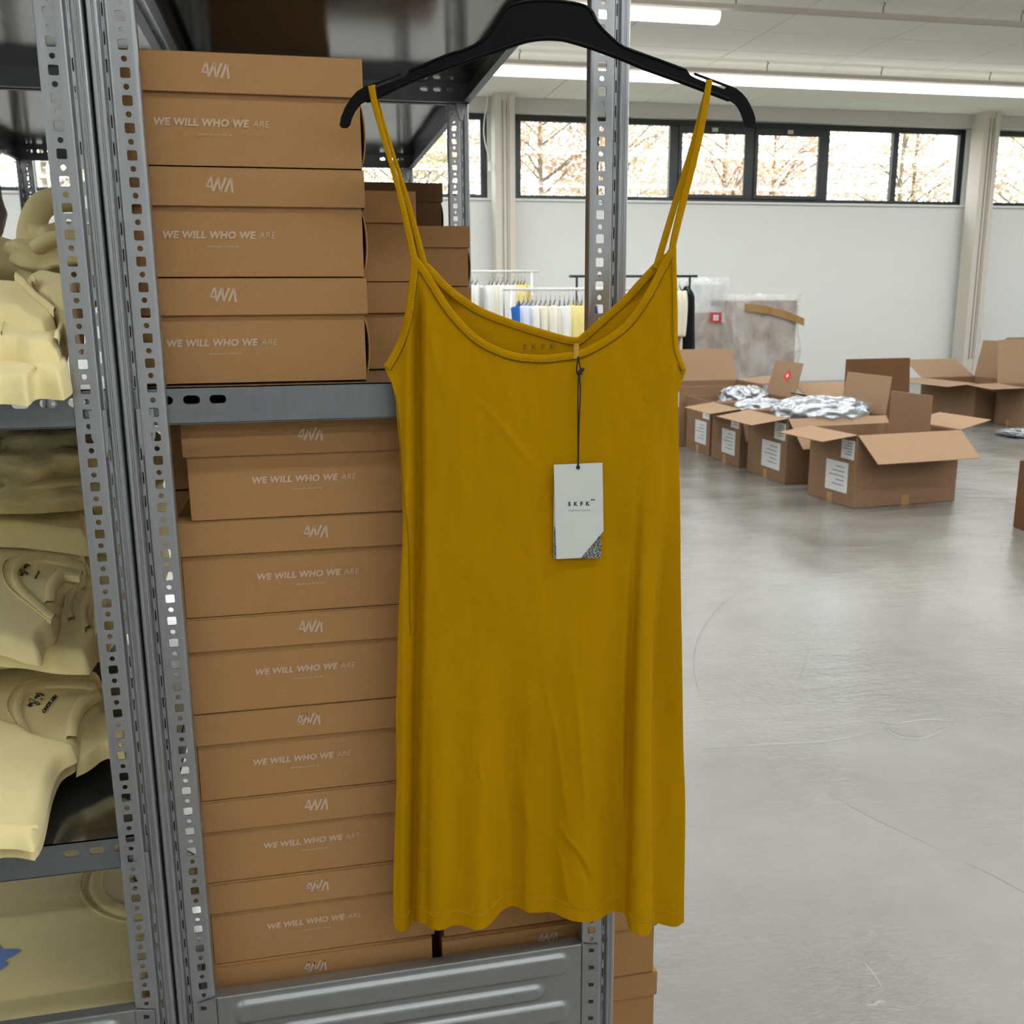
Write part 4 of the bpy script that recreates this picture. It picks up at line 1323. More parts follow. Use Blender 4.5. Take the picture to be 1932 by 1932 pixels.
# pile of folded shirts, then the top one with its collar
zz = .936
for i in range(3):
    sweatshirt((-.475 + .008 * (i % 2), 1.44 + .012 * i, zz), .42, .30, .027, 5.0 + i * 1.9, '%s sweatshirt up in the folded pile on the lower shelf' % ordn[i], layers=2, amp=.003, rz=-.05 + .02 * (i % 3))
    zz += .028
PL5 = (.985, .20, 1.1)
s5 = shirt_thing(120, 1200, PL5, 'sweatshirt just under the top one in the lower pile')
b5, f5 = draped(s5, 'garment_body', [(-260, 1010), (0, 1030), (100, 1040), (170, 1060)], [(-260, 1225), (0, 1225), (100, 1238), (165, 1240)], [(-260, 1010), (-262, 1120), (-260, 1225)], [(170, 1060), (186, 1130), (188, 1200), (165, 1240)], PL5, .022, 12.1, amp=.004)
for k, (q, wd) in enumerate([([(180, 1090), (150, 1098), (132, 1120), (122, 1150), (128, 1178)], 14), ([(190, 1108), (172, 1116), (158, 1138), (152, 1165), (160, 1192)], 13), ([(196, 1135), (184, 1142), (177, 1165), (182, 1205)], 11)]):
    rib_band(b5, 'collar', q, wd, f5, lift=.007, side=-1)
PL6 = (1.010, .20, 1.1)
s6 = shirt_thing(60, 1200, PL6, 'pale yellow sweatshirt on top of the pile, collar open towards the post')
b6, f6 = draped(s6, 'garment_body', [(-260, 950), (0, 985), (60, 990), (152, 1003)], [(-260, 1170), (-100, 1190), (0, 1206), (40, 1219), (75, 1227)], [(-260, 950), (-262, 1060), (-260, 1170)],
                [(152, 1003), (158, 1035), (158, 1078), (128, 1090), (112, 1120), (108, 1160), (100, 1182), (84, 1195), (75, 1227)], PL6, .020, 15.1, amp=.004)
rib_band(b6, 'collar', [(106, 1166), (80, 1145), (52, 1118), (36, 1092), (40, 1076), (55, 1066), (90, 1063), (125, 1068), (157, 1079)], 14, f6, side=-1)
rib_band(b6, 'neck_seam', [(98, 1178), (60, 1148), (20, 1112), (6, 1085), (12, 1064), (35, 1053), (90, 1050), (156, 1060)], 2.0, f6, lift=.0016, side=-1)
rib_band(b6, 'collar', [(156, 1080), (118, 1072), (98, 1090), (88, 1115), (86, 1146)], 20, f6, lift=.005, side=-1)
print_px(b6, f6, 'DOUIN', (70, 1086), (-9, 16), 17, .0008)
sign_px(b6, f6, (44, 1077), (-5, 14), 11)
PL7 = (1.062, .22, 1.2)
s7 = shirt_thing(60, 990, PL7, 'sweatshirt spread behind the top collar in the lower compartment')
draped(s7, 'garment_body', [(-260, 900), (0, 942), (90, 952), (166, 960)], [(-260, 985), (0, 992), (60, 996), (170, 1010)], [(-260, 900), (-262, 940), (-260, 985)], [(166, 960), (169, 985), (170, 1010)], PL7, .030, 19.0, amp=.005)

def crumpled(loc, size, seed, label, amp=.22, m='sweat', name='sweatshirt', cat='sweatshirt', group=GY, n=64, freq=2.0, rz=0.0):
    o = empty(name, loc, rz)
    tag(o, label, cat, group)
    rows = []
    for j in range(n // 2 + 1):
        th = PI * j / (n // 2)
        row = []
        for i in range(n):
            ph = 2 * PI * i / n
            x, y, z = math.sin(th) * math.cos(ph), math.sin(th) * math.sin(ph), math.cos(th)
            q = 1.0 / (abs(x) ** 3.2 + abs(y) ** 3.2 + abs(z) ** 2.6) ** (1 / 3.0)
            p = Vector((x, y, z)) * q
            nv = p * freq + Vector((seed, seed * 1.7, seed * .3))
            r1 = 1 - abs(noise.noise(nv)) * 2.0
            r2 = 1 - abs(noise.noise(nv * 2.3 + Vector((5, 1, 2)))) * 2.0
            k = 1 + amp * (r1 * .75 + r2 * .32) - amp * .6
            zz_ = p.z * k if p.z > 0 else max(p.z * k, -1.0)
            row.append((p.x * k * size[0] / 2, p.y * k * size[1] / 2, size[2] * .5 + zz_ * size[2] * .5 if p.z > 0 else size[2] * .5 * (1 - min(abs(p.z), 1))))
        rows.append(row)
    b = MB().grid(rows, closed=True).build('garment_body', M[m], o, local=True, smooth=True)
    return o, b
def roll(parent, pts, r, name, m='sweat_rib'):
    return MB().tube(smoothline(pts, 5), r, 14, flat=.6).build(name, M[m], parent, local=True, smooth=True)
o, b = crumpled((-.47, 1.66, ZLOWB + .006), (.46, .26, .36), 3.1, 'crumpled sweatshirt high at the back of the lower compartment', amp=.16)
o, b = crumpled((-.36, 1.46, 1.118), (.30, .24, .12), 8.4, 'crumpled sweatshirt lying over the folded pile under the middle shelf', amp=.30, freq=1.6)
roll(b, [(-.05, -.105, .045), (.04, -.11, .052), (.10, -.07, .05), (.12, .0, .045)], .011, 'waistband')
# clear bag sticking out at the left
o, b = crumpled((-.50, 1.36, 1.115), (.12, .22, .10), 17.0, 'clear plastic bag on the sweatshirts at the left edge', amp=.3, m='film', name='plastic_bag', cat='bag', group=None, freq=3)

# middle shelf: heap of unfolded sweatshirts
PM1 = (1.348, .16, 1.03)
q1 = shirt_thing(60, 712, PM1, 'sweatshirt lowest at the front edge of the middle shelf')
m1, g1 = draped(q1, 'garment_body', [(-260, 590), (0, 628), (20, 630), (62, 650), (112, 672), (130, 682)], [(-260, 724), (-100, 718), (0, 712), (46, 716), (56, 708), (72, 703), (115, 706)], [(-260, 590), (-262, 660), (-260, 724)], [(130, 682), (132, 694), (115, 706)], PM1, .024, 31.0, freq=15, amp=.007, rnd_=.012)
rib_band(m1, 'cuff_seam', [(0, 682), (36, 684), (58, 692), (70, 703)], 1.8, g1, lift=.0014)
PM2 = (1.383, .24, 1.08)
q2 = shirt_thing(80, 650, PM2, 'sweatshirt sleeve with cuff second from the bottom on the middle shelf')
m2, g2 = draped(q2, 'garment_body', [(-260, 560), (0, 606), (30, 602), (80, 613), (124, 608)], [(-260, 650), (0, 636), (52, 655), (100, 655), (113, 656)], [(-260, 560), (-262, 610), (-260, 650)], [(124, 608), (120, 632), (113, 656)], PM2, .030, 33.0, freq=15, amp=.007)
rib_band(m2, 'cuff', [(122, 610), (117, 632), (111, 655)], 9, g2, lift=.004, side=1)
rib_band(m2, 'sleeve_seam', [(2, 632), (8, 615), (30, 604)], 2.0, g2, lift=.0016)
PM3 = (1.418, .40, 1.12)
q3 = shirt_thing(60, 600, PM3, 'sweatshirt with open sleeve end in the middle of the heap')
m3, g3 = draped(q3, 'garment_body', [(-260, 480), (0, 525), (32, 530), (60, 548), (106, 588)], [(-260, 600), (0, 586), (40, 600), (86, 613)], [(-260, 480), (-262, 540), (-260, 600)], [(106, 588), (98, 600), (86, 613)], PM3, .026, 36.0, freq=15, amp=.008)
rib_band(m3, 'sleeve_edge', [(32, 530), (60, 548), (106, 588)], 7, g3, lift=.005, side=1)
PM4 = (1.452, .5, 1.18)
q4 = shirt_thing(100, 560, PM4, 'rolled sweatshirt lying by the post on the middle shelf')
m4, g4 = draped(q4, 'garment_body', [(38, 516), (70, 500), (100, 505), (150, 520)], [(70, 545), (95, 562), (110, 590), (150, 600)], [(38, 516), (52, 530), (70, 545)], [(150, 520), (152, 560), (150, 600)], PM4, .04, 38.0, amp=.006)
rib_band(m4, 'cuff', [(66, 528), (71, 538), (68, 546)], 8, g4, lift=.006, side=1)
o, b = crumpled((-.262, 1.285, ZMID + .085), (.115, .14, .085), 52.7, 'sweatshirt bulging upright at the top of the heap by the post', amp=.42, freq=1.2)
def rel(px, py, Y, o=o):
    return tuple(onY(px, py, Y) - Vector(o.location))
MB().tube(smoothline([rel(118, 560, 1.24), rel(84, 552, 1.235), rel(62, 520, 1.24), rel(60, 470, 1.25), rel(62, 425, 1.26), rel(76, 392, 1.27), rel(102, 378, 1.28), rel(140, 376, 1.29)], 5), [.016, .017, .018, .019, .020, .021, .0215, .022, .022, .022, .022, .021, .021, .0205, .020, .020, .0195, .019, .019, .0185, .018, .018, .0175, .017, .017, .017, .0165, .0165, .016, .016, .016, .016, .016, .016, .016, .016], 14, flat=.85).build('sleeve', M['sweat'], b, local=True, smooth=True)
MB().tube(smoothline([rel(70, 470, 1.225), rel(92, 455, 1.22), rel(118, 450, 1.22), rel(150, 452, 1.225)], 5), .012, 12, flat=.8).build('sleeve_fold', M['sweat'], b, local=True, smooth=True)
o, b = crumpled((-.47, 1.48, ZMID + .04), (.36, .26, .13), 61.0, 'sweatshirt lying flat at the back left of the heap', amp=.2, freq=1.4)
o, b = crumpled((-.43, 1.24, ZMID + .115), (.13, .16, .062), 64.0, 'small twisted sweatshirt sleeve at the far left of the heap', amp=.36, freq=1.8)
# bottom compartment
o1, ob1, of1 = sweatshirt((-.455, 1.245, .377), .43, .40, .075, 70.2, 'lowest sweatshirt pile layer above the bottom shelf', layers=3, amp=.004)
o2, ob2, of2 = sweatshirt((-.455, 1.250, .456), .43, .40, .070, 73.2, 'sweatshirt under the blue printed one on the bottom shelf', layers=3, amp=.004)
o3, ob3, of3 = sweatshirt((-.450, 1.270, .536), .44, .42, .075, 77.9, 'pale yellow sweatshirt with blue print on the bottom shelf', layers=2, amp=.010, droop=.12, neck=(.205, .035, .060, .045, -.2), freq=6, tilt=(.22, 0))
mb = MB()
blob = [(.028 * (1 + .3 * math.sin(5 * a)) * math.cos(a), .020 * (1 + .25 * math.sin(4 * a + 1)) * math.sin(a)) for a in [2 * PI * k / 28 for k in range(28)]]
rows = [[(.032 + x * r, -.075 + y * r, of3(.032 + x * r, -.075 + y * r) + .0014) for x, y in blob] for r in (.01, .5, 1.0)]
mb.grid(rows, closed=True).build('blue_print', M['blue_ink'], ob3, local=True, smooth=True)
signature(ob3, of3, .19, .03, .012, -1.0)
# garment draped over the rear rack at the far left
o, b = crumpled((-.80, 2.75, 1.545), (.16, .22, .20), 81.0, 'taupe knit garment hanging at the back beyond the left rack', amp=.18, m='taupe_knit', name='knit_jumper', cat='jumper', group=None, freq=1.2)
MB().tube([(.06, 0, .18), (.085, 0, .20), (.10, 0, .232), (.11, 0, .226)], .003, 6).build('hanger_hook', M['chrome'], o, local=True, smooth=True)

# ------------------------------------------------------------------ open cartons on the floor
def open_carton(loc, rz, w, d, h, flaps, label, stickers=(), fl=None, matb='carton', group='open cartons on the hall floor', name='open_carton'):
    """loc = front-left bottom corner; flaps: side -> angle from upright, outwards (degrees)"""
    c = empty(name, loc, rz)
    tag(c, label, 'carton', group)
    t = .006
    b = MB()
    b.box(0, w, 0, t, 0, h).box(0, w, d - t, d, 0, h).box(0, t, t, d - t, 0, h).box(w - t, w, t, d - t, 0, h).box(0, w, 0, d, 0, t)
    body = b.build('carton_body', M[matb], c, local=True, bevel=.003, seg=1)
    fl = fl or d / 2
    for side, ang in flaps.items():
        ln = fl
        if isinstance(ang, tuple): ang, ln = ang
        a = math.radians(ang)
        q = MB()
        L = {'front': w, 'back': w, 'left': d, 'right': d}[side]
        tp = .012
        # flap in its own frame: hinge along x, rising along z
        q.add([(tp * 0, 0, 0), (L, 0, 0), (L - tp, 0, ln), (tp, 0, ln), (0, t, 0), (L, t, 0), (L - tp, t, ln), (tp, t, ln)], [(0, 1, 2, 3), (7, 6, 5, 4), (0, 4, 5, 1), (1, 5, 6, 2), (2, 6, 7, 3), (3, 7, 4, 0)])
        o = q.build('flap', [M[matb], M['carton_lit']], body, local=True, bevel=.002, seg=1)
        # inner face gets the board lightened for light on open flaps
        for p in o.data.polygons:
            p.material_index = 1 if p.normal.y > .5 else 0
        if side == 'front': mt = Matrix.Translation((0, 0, h)) @ Matrix.Rotation(a, 4, 'X')
        elif side == 'back': mt = Matrix.Translation((w, d, h)) @ Matrix.Rotation(PI, 4, 'Z') @ Matrix.Rotation(a, 4, 'X')
        elif side == 'left': mt = Matrix.Translation((0, d, h)) @ Matrix.Rotation(-PI / 2, 4, 'Z') @ Matrix.Rotation(a, 4, 'X')
        else: mt = Matrix.Translation((w, 0, h)) @ Matrix.Rotation(PI / 2, 4, 'Z') @ Matrix.Rotation(a, 4, 'X')
        o.matrix_local = mt
        if stickers and ('flap_' + side) in stickers:
            MB().add([(L * .42, .007 + .0005, ln * .42), (L * .56, .0075, ln * .56), (L * .42, .0075, ln * .80), (L * .28, .0075, ln * .60)], [(0, 1, 2, 3)]).build('red_sticker', M['red'], o, local=True)
            MB().add([(L * .42, .0078, ln * .54), (L * .47, .0078, ln * .59), (L * .42, .0078, ln * .67), (L * .37, .0078, ln * .60)], [(0, 1, 2, 3)]).build('sticker_symbol', M['paper'], o, local=True)
    if 'front_label' in stickers:     # delivery papers on the left face
        for (y0, y1, z0, z1, nm) in ((d * .14, d * .60, h * .18, h * .60, 'delivery_note'), (d * .04, d * .30, h * .66, h * .92, 'address_label')):
            n = MB().box(-.004, -.0005, y0, y1, z0, z1).build(nm, M['paper'], body, local=True)
            for k in range(5):
                zz_ = z1 - (z1 - z0) * (.18 + .15 * k)
                MB().box(-.0048, -.0042, y0 + (y1 - y0) * .15, y0 + (y1 - y0) * (.55 + .3 * ((k * 7) % 3) / 2), zz_, zz_ + .006).build('printed_line', M['paper_ink'], n, local=True)
    tp = MB().box(w * .5 - .03, w * .5 + .03, -.0012, -.0004, 0, h * .14).build('tape', M['tape'], body, local=True)
    MB().box(-.0012, -.0004, d * .5 - .03, d * .5 + .03, 0, h * .14).build('tape', M['tape'], body, local=True)
    return c, body

c1, c1b = open_carton((3.62, 5.83, 0), .085, .84, .54, .50, {'front': 128, 'left': 97, 'right': 78}, 'nearest open carton on the floor with its front flap hanging', ('front_label',))
dv = MB().box(.60, .607, .03, .46, .02, .745).build('divider', M['carton'], c1b, local=True, bevel=.002, seg=1)
dv['label'] = 'upright cardboard divider standing in the carton'
open_carton((3.60, 6.76, 0), .02, .84, .64, .505, {'front': 133, 'left': 98, 'right': 8}, 'open carton heaped with silver bags, second in the row', ('front_label',), fl=.30)
open_carton((3.585, 7.55, 0), 0.0, .82, .58, .495, {'front': 160, 'left': 97, 'right': 78}, 'open carton third in the row behind the silver bags', ('front_label',), fl=.28)
open_carton((3.60, 8.20, 0), 0.0, .82, .56, .50, {'right': 14, 'front': 170}, 'open carton fourth in the row, red diamond sticker on its flap', ('front_label', 'flap_right'), fl=.33)
open_carton((3.56, 8.84, 0), 0.0, .86, .60, .58, {'back': 22, 'right': 85}, 'farthest open carton of the row right of the dress', ('front_label',), fl=.34)
open_carton((4.62, 7.70, 0), .03, .66, .60, .50, {'front': (-3, .385), 'left': (75, .2), 'back': 70}, 'shade-darkened carton with a tall upright flap behind the row', (), matb='carton_dark')
open_carton((7.52, 9.76, 0), .10, .80, .90, .44, {'left': 94, 'back': 60, 'right': (10, .45)}, 'open carton in the right group with its flap out to the left', (), fl=.40)
open_carton((7.62, 9.10, 0), -.20, .90, .62, .44, {'left': 92, 'front': 88, 'right': 15, 'back': (12, .5)}, 'open carton at the right edge with an orange taped flap', (), fl=.36)
open_carton((8.9, 10.3, 0), .1, .8, .6, .55, {'left': 20, 'back': 15, 'right': 80}, 'open carton farthest back in the right group', (), fl=.36)
open_carton((4.235, 4.62, 0), -.12, .80, .50, .42, {'front': 170, 'right': 80}, 'carton cut off by the right photo edge', (), matb='carton_dark', fl=.2)

# poly bags
def bag(loc, size, seed, label, amp=.28, freq=2.4, rz=0.0):
    return crumpled(loc, size, seed, label, amp=amp, m='poly', name='poly_bag', cat='bag', group='silver poly bags', freq=freq, rz=rz)
bag((4.00, 6.98, .36), (.72, .46, .28), 3.3, 'large silver poly bag bulging out of the second carton')
bag((3.88, 6.94, .37), (.34, .30, .20), 13.3, 'small silver poly bag at the left in the second carton')
bag((4.24, 7.16, .34), (.40, .36, .22), 5.9, 'silver poly bag at the right in the second carton')
bag((3.90, 7.80, .33), (.44, .34, .22), 9.1, 'silver poly bag lying in the third carton')
bag((4.05, 8.48, .36), (.42, .34, .24), 12.0, 'silver poly bag showing above the fourth carton')
bag((7.35, 8.62, 0), (.62, .40, .07), 15.5, 'clear plastic scraps lying on the floor at the right', amp=.5, freq=3.5)
sheet = MB().prism([(7.45, 8.80), (8.05, 8.62), (8.10, 8.80), (7.55, 8.98)], lambda x, y: (x, y, .085), lambda x, y: (x, y, .075))
tag(sheet.build('cardboard_piece', M['carton_lit']), 'loose strip of cardboard on the plastic scraps', 'cardboard')
tag(MB().prism([(9.95, 15.1), (10.75, 15.05), (10.9, 15.35), (10.1, 15.4)], lambda x, y: (x, y, .0), lambda x, y: (x, y, .012)).build('cardboard_sheet', M['carton_lit']), 'flat pale cardboard sheet lying by the back wall', 'cardboard')

# ------------------------------------------------------------------ wrapped stacks by the wall
def wrapped_stack(x0, x1, y, levels, cols, d, label, cap_h=0.0, tape_z=None, seed=1):
    p = empty('wrapped_pallet', ((x0 + x1) / 2, y + d / 2, 0))
    tag(p, label, 'pallet', 'film wrapped pallets by the wall')
    pal = MB()
    for k in range(5):
        xx = x0 + (x1 - x0 - .1) * k / 4
        pal.box(xx, xx + .1, y, y + d, .10, .125)
    for k in range(3):
        yy = y + (d - .1) * k / 2
        pal.box(x0, x1, yy, yy + .1, 0, .10)
    pal.build('pallet_base', M['carton_lit'], p)
    z = .127
    cw = (x1 - x0) / cols
    for hgt in levels:
        for i in range(cols):
            e = .004
            o = MB().box(x0 + cw * i + e, x0 + cw * (i + 1) - e, y + e, y + d - e, z, z + hgt - .004).build('carton', M['carton'], p, bevel=.006, seg=1)
            MB().box(x0 + cw * i + cw * .44, x0 + cw * i + cw * .56, y + e - .0015, y + e - .0005, z, z + hgt - .004).build('tape', M['tape'], o)
        z += hgt
    if cap_h:
        cpx = MB().box(x0 + .03, x1 - .03, y + .02, y + d - .02, z, z + cap_h).build('wrapped_box', M['paper'], p, bevel=.02)
        MB().box(x0 + (x1 - x0) * .55, x0 + (x1 - x0) * .9, y + .012, y + .018, z + cap_h * .25, z + cap_h * .42).build('printed_text', M['paper_ink'], cpx)
        z += cap_h
    # loose film around the stack
    rows = []
    n = 64
    for j in range(21):
        zz_ = .10 + (z - .02) * j / 20
        row = []
        for i in range(n):
            a = 2 * PI * i / n
            ca, sa = math.cos(a), math.sin(a)
            q = 1.0 / max(abs(ca), abs(sa))
            rr = q * (1.06 + .05 * noise.noise(Vector((ca * 3, sa * 3, zz_ * 3 + seed))) + (.10 if .25 < j / 20 < .6 and ca > .3 else 0) * (1 - abs(j / 20 - .42) / .2))
            row.append(((x0 + x1) / 2 + ca * rr * (x1 - x0) / 2, y + d / 2 + sa * rr * d / 2, zz_))
        rows.append(row)
    MB().grid(rows, closed=True).build('stretch_film', M['film'], p, smooth=True)
    rows = []
    for r in range(6):
        rr = r / 5
        rows.append([((x0 + x1) / 2 + math.cos(2 * PI * k / 32) * rr * (x1 - x0) * .42, y + d / 2 + math.sin(2 * PI * k / 32) * rr * d * .42, z + .03 + .08 * noise.noise(Vector((math.cos(2 * PI * k / 32) * rr * 3, math.sin(2 * PI * k / 32) * rr * 3, seed + 3.0))) * (1 - rr) + .05 * (1 - rr)) for k in range(32)])
    MB().grid(rows, closed=True).build('film_top', M['film'], p, smooth=True)
    if tape_z:
        MB().grid([[(x0 - .05 + (x1 - x0 + .12) * k / 16, y - .075 + .008 * math.sin(k), tape_z - .20 * (k / 16) ** 1.8 + hh) for k in range(17)] for hh in (0, .10)]).build('tape_band', M['tape'], p, smooth=True)
    return p
wrapped_stack(5.36, 5.90, 13.0, [.27, .27, .27, .27], 1, .6, 'tall film wrapped carton stack with white box on top', cap_h=.42, seed=2)
st = [o for o in bpy.data.objects if o.name.startswith('wrapped_pallet')][0]
lb = MB().box(5.62, 5.78, 12.93, 12.935, 1.08, 1.22).build('red_label', M['red'], st)
MB().box(5.66, 5.74, 12.924, 12.929, 1.11, 1.19).build('label_symbol', M['paper'], lb)
MB().box(5.79, 5.93, 12.93, 12.935, 1.08, 1.22).build('white_label', M['paper'], st)
wrapped_stack(5.84, 6.60, 12.3, [.42, .42, .42], 2, .7, 'film wrapped carton pallet with brown tape band', tape_z=1.24, seed=5)

# ------------------------------------------------------------------ garment rails
def rail(x0, x1, y, z, m, label):
    r = empty('garment_rail', ((x0 + x1) / 2, y, 0))
    tag(r, label, 'garment rail', 'garment rails at the back of the hall')
    MB().tube([(x0 - .08, y, z), (x1 + .08, y, z)], .014, 10).build('top_bar', M[m], r, smooth=True)
    for x in (x0, x1):
        MB().tube([(x, y, .09), (x, y, z)], .013, 10).build('upright', M[m], r, smooth=True)
        f = MB().tube([(x, y - .24, .09), (x, y + .24, .09)], .013, 10).build('foot', M[m], r, smooth=True)
        for yy in (y - .22, y + .22):
            MB().tube([(x - .013, yy, .04), (x + .013, yy, .04)], .04, 14).build('caster', M['black_metal'], f, smooth=True)
    MB().tube([(x0, y, .14), (x1, y, .14)], .010, 8).build('lower_bar', M[m], r, smooth=True)
    return r

GM = {}
for nm, c in dict(white=(226, 226, 222), cream=(224, 218, 198), yellow=(228, 212, 140), lavender=(204, 210, 228), blue=(36, 96, 170), royal=(44, 66, 150), black=(14, 15, 17), grey=(190, 192, 196)).items():
    GM[nm] = mat('garment_' + nm, c, .85, spec=.2, noise_amt=.05, scale=30, bump=.1, bscale=200)
def garment_proto(length, width, thick, colour, sleeves=True):
    """hangs from local origin (the rail); shoulders along local y"""
    g = empty('hanging_garment')
    MB().tube([(0, 0, -.10), (0, 0, -.035), (0, .014, -.012), (0, .026, .004), (0, .014, .018), (0, -.006, .020), (0, -.016, .012)], .0025, 6).build('hanger_hook', M['chrome'], g, local=True, smooth=True)
    MB().tube([(0, -width * .44, -.175), (0, -width * .2, -.13), (0, 0, -.10), (0, width * .2, -.13), (0, width * .44, -.175)], .008, 8).build('hanger_arm', M['black_metal'], g, local=True, smooth=True)
    rows = []
    prof = [(0, .10, .25), (.03, .30, .5), (.07, .75, .8), (.11, .96, .95), (.2, 1.0, 1.0), (.45, .93, 1.05), (.75, .96, 1.15), (1.0, 1.02, 1.2)]
    for (t, wy, tx) in prof:
        zz_ = -.10 - length * t
        row = []
        for k in range(24):
            a = 2 * PI * k / 24
            fold = 1 + (.22 * t) * math.sin(5 * a + 1.3)
            row.append((math.cos(a) * thick / 2 * tx * fold, math.sin(a) * width / 2 * wy, zz_ - .01 * math.sin(3 * a) * t))
        rows.append(row)
    b = MB().grid(rows, closed=True).build('garment_body', GM[colour], g, local=True, smooth=True)
    if sleeves:
        for s in (-1, 1):
            MB().tube(smoothline([(0, s * width * .44, -.16), (.012, s * width * .52, -.26), (.016, s * width * .53, -.45), (.012, s * width * .50, -.62)], 4), [.045 - .018 * k / 12 for k in range(13)], 10, flat=.6).build('sleeve', GM[colour], g, local=True, smooth=True)
    return g
protos = {}
def hang(x, y, z, colour, label, group, length=.72, width=.42, thick=.055, rz=0.0, sleeves=True):
    key = (colour, length, width, thick, sleeves)
    if key not in protos:
        g = protos[key] = garment_proto(length, width, thick, colour, sleeves)
    else:
        g = copy_tree(protos[key])
    g.location = (x, y, z - .004); g.rotation_euler = (0, 0, rz)
    tag(g, label, 'garment', group)
    return g
on = ['first', 'second', 'third', 'fourth', 'fifth', 'sixth', 'seventh', 'eighth', 'ninth', 'tenth', 'eleventh', 'twelfth', 'thirteenth', 'fourteenth', 'fifteenth', 'sixteenth']
random.seed(9)
rail(1.20, 2.60, 11.0, 1.723, 'white_metal', 'white garment rail standing farther back by the left column')
rail(1.93, 3.10, 9.0, 1.503, 'white_metal', 'nearer white garment rail seen in the dress neckline')
rail(2.83, 4.075, 9.95, 1.643, 'black_metal', 'black garment rail right of the rack post')
xs = [1.86, 1.92, 1.97, 2.12, 2.16, 2.21, 2.26, 2.31, 2.40, 2.44, 2.48, 2.52]
cs = ['white', 'white', 'white', 'white', 'white', 'cream', 'white', 'white', 'white', 'yellow', 'yellow', 'yellow']
for i, (x, c) in enumerate(zip(xs, cs)):
    hang(x, 11.0, 1.723, c, '%s garment, %s from the left on the farther white rail' % (c, on[i]), 'garments on the farther white rail', rz=random.uniform(-.40, -.24), thick=random.choice((.045, .06)), length=random.choice((.74, .84)))
xs = [2.00, 2.05, 2.09, 2.13, 2.17, 2.215, 2.26, 2.305, 2.35, 2.395, 2.44, 2.485, 2.53, 2.57, 2.61, 2.70]
cs = ['blue', 'lavender', 'lavender', 'lavender', 'white', 'white', 'cream', 'cream', 'white', 'cream', 'white', 'cream', 'yellow', 'yellow', 'yellow', 'royal']
for i, (x, c) in enumerate(zip(xs, cs)):
    hang(x, 9.0, 1.503, c, '%s garment, %s from the left on the nearer white rail' % ({'royal': 'royal blue'}.get(c, c), on[i]), 'garments on the nearer white rail', rz=random.uniform(-.40, -.24), thick=random.choice((.042, .055)), length=random.choice((.72, .82)), width=random.choice((.38, .44)))
for i, (x, c) in enumerate([(3.22, 'white'), (3.60, 'white'), (3.70, 'cream'), (3.76, 'cream'), (3.83, 'cream')]):
    hang(x * 1.034, 9.95, 1.643, c, '%s garment, %s from the left on the black rail' % (c, on[i]), 'garments on the black rail', rz=random.uniform(-.25, 0), thick=.06, length=.92)
hang(4.035, 9.93, 1.643, 'black', 'black coat at the right end of the black rail', 'garments on the black rail', length=1.0, width=.44, thick=.17, rz=-.25, sleeves=False)

# ------------------------------------------------------------------ outside the windows
tag(MB().box(-40, 60, WY + .35, 70, -.30, -.15).build('ground', mat('wet_lawn', (110, 112, 84), .9, noise_amt=.2, scale=2)), 'lawn outside the windows', None, None, 'structure')
bark = mat('tree_bark', (112, 100, 84), .9, noise_amt=.2, scale=14)
leafm = []
for k, c in enumerate([(196, 154, 126), (186, 166, 134), (172, 162, 126), (204, 176, 150)]):
    lm = mat('autumn_leaf_%s' % ['russet', 'tan', 'olive', 'pale'][k], c, .8, spec=.2, noise_amt=.25, scale=1.5)
    nt = lm.node_tree; out = [n for n in nt.nodes if n.type == 'OUTPUT_MATERIAL'][0]; b_ = nt.nodes['Principled BSDF']
    tl = nt.nodes.new('ShaderNodeBsdfTranslucent'); tl.inputs[0].default_value = lin(c)
    ms = nt.nodes.new('ShaderNodeMixShader'); ms.inputs[0].default_value = .5
    nt.links.new(b_.outputs[0], ms.inputs[1]); nt.links.new(tl.outputs[0], ms.inputs[2]); nt.links.new(ms.outputs[0], out.inputs[0])
    leafm.append(lm)
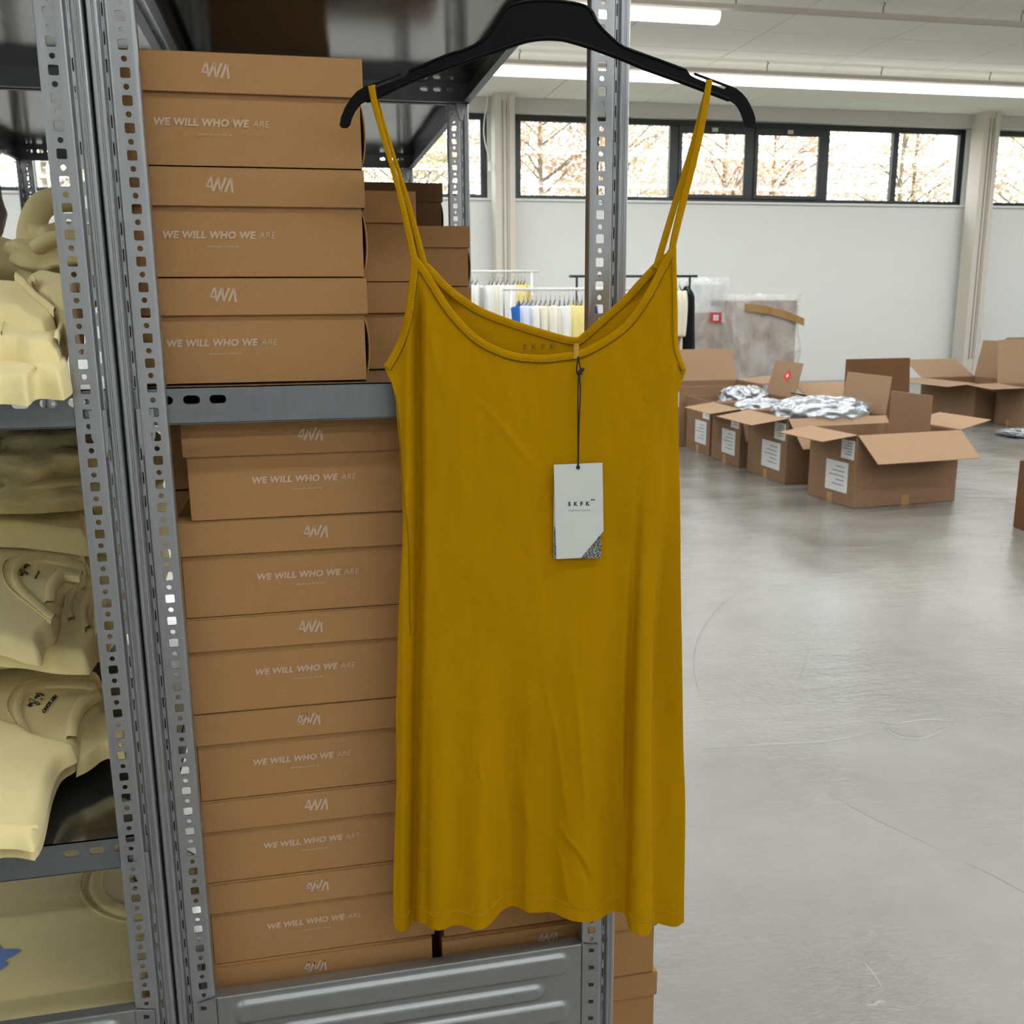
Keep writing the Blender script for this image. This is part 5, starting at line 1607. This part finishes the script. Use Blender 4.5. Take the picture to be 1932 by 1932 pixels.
def tree(x, y, h, r, kind, nleaf, seed, label):
    rnd = random.Random(seed)
    t = empty('autumn_tree', (x, y, -.15))
    tag(t, label, 'tree', 'autumn trees outside the windows')
    MB().tube(smoothline([(x, y, -.15), (x + .05, y, h * .3), (x - .05, y, h * .6), (x, y, h * .95)], 4), [.10 - .075 * k / 12 for k in range(13)], 8).build('trunk', bark, t, smooth=True)
    br = MB(); tips = []
    for k in range(26):
        a = rnd.uniform(0, 2 * PI); z0 = rnd.uniform(.22, .9) * h; l = r * rnd.uniform(.5, 1.0)
        p1 = (x + math.cos(a) * l * .5, y + math.sin(a) * l * .5, z0 + l * .35); p2 = (x + math.cos(a) * l, y + math.sin(a) * l, z0 + l * rnd.uniform(.4, .8))
        br.tube([(x, y, z0), p1, p2], [.028, .016, .006], 5)
        tips += [p1, p2]
        for q in range(2):
            a2 = a + rnd.uniform(-.9, .9); l2 = l * .5
            p3 = (p1[0] + math.cos(a2) * l2, p1[1] + math.sin(a2) * l2, p1[2] + l2 * rnd.uniform(.2, 1))
            br.tube([p1, p3], [.010, .004], 4); tips.append(p3)
    br.build('branches', bark, t)
    lv_ = MB()
    for k in range(nleaf):
        c = rnd.choice(tips)
        p = Vector((c[0] + rnd.gauss(0, .30), c[1] + rnd.gauss(0, .30), c[2] + rnd.gauss(0, .30)))
        s = rnd.uniform(.04, .075)
        u = Vector((rnd.gauss(0, 1), rnd.gauss(0, 1), rnd.gauss(0, 1))).normalized(); w = u.orthogonal().normalized()
        lv_.add([p - u * s, p + w * s * .6, p + u * s, p - w * s * .6], [(0, 1, 2, 3)], rnd.choice((kind, kind, (kind + 1) % 4)))
    o = lv_.build('foliage', leafm, t, fix=False)
    o['kind'] = 'stuff'
    return t
TR = [(-4.6, 21, 6.6, 2.0, 1, 5200), (-1.2, 23, 6.8, 2.2, 2, 5200), (2.2, 21.5, 6.4, 2.0, 1, 5600), (5.1, 20.6, 7.2, 1.7, 0, 8000), (7.6, 23, 6.8, 2.0, 1, 5200), (9.3, 20.8, 6.2, 1.7, 3, 4600), (11.3, 22.5, 6.6, 2.0, 0, 5200), (13.6, 20.8, 6.2, 1.6, 1, 4200), (15.4, 23, 6.6, 1.9, 3, 5000), (17.4, 21, 6.6, 1.8, 2, 5200), (20.0, 23, 6.8, 2.0, 0, 5000), (8.4, 27, 7.6, 2.4, 2, 5000)]
wh = ['far left of the hall windows', 'left of the rack', 'just left of the left column', 'russet and dense right of the left column', 'behind the right rack post', 'in the third pane from the left column', 'tallest behind the open sashes', 'in the second pane from the right column', 'in the pane beside the right column', 'beside the right column', 'right of the right column', 'farthest back among them']
for i, (x, y, h, r, k, n) in enumerate(TR):
    tree(x, y, h, r, k, n, 100 + i, 'autumn tree outside, %s' % wh[i])
bl = empty('outbuilding', (13, 30, -.15))
tag(bl, 'pale low building outside behind the trees', 'building')
MB().box(9, 19, 30, 38, -.15, 4.0).build('wall', mat('pale_render', (226, 230, 236), .8), bl)
MB().prism([(8.6, 4.0), (19.4, 4.0), (17.5, 5.6), (10.5, 5.6)], lambda x, z: (x, 29.6, z), lambda x, z: (x, 38.4, z)).build('roof', mat('grey_roof', (196, 206, 220), .7), bl)
for k in range(4):
    w_ = MB().box(10 + 2.2 * k, 11.2 + 2.2 * k, 29.96, 30.0, 2.3, 3.5).build('window', M['black_frame'], bl)
    MB().box(10.06 + 2.2 * k, 11.14 + 2.2 * k, 29.94, 29.96, 2.36, 3.44).build('pane', M['glass'], w_)
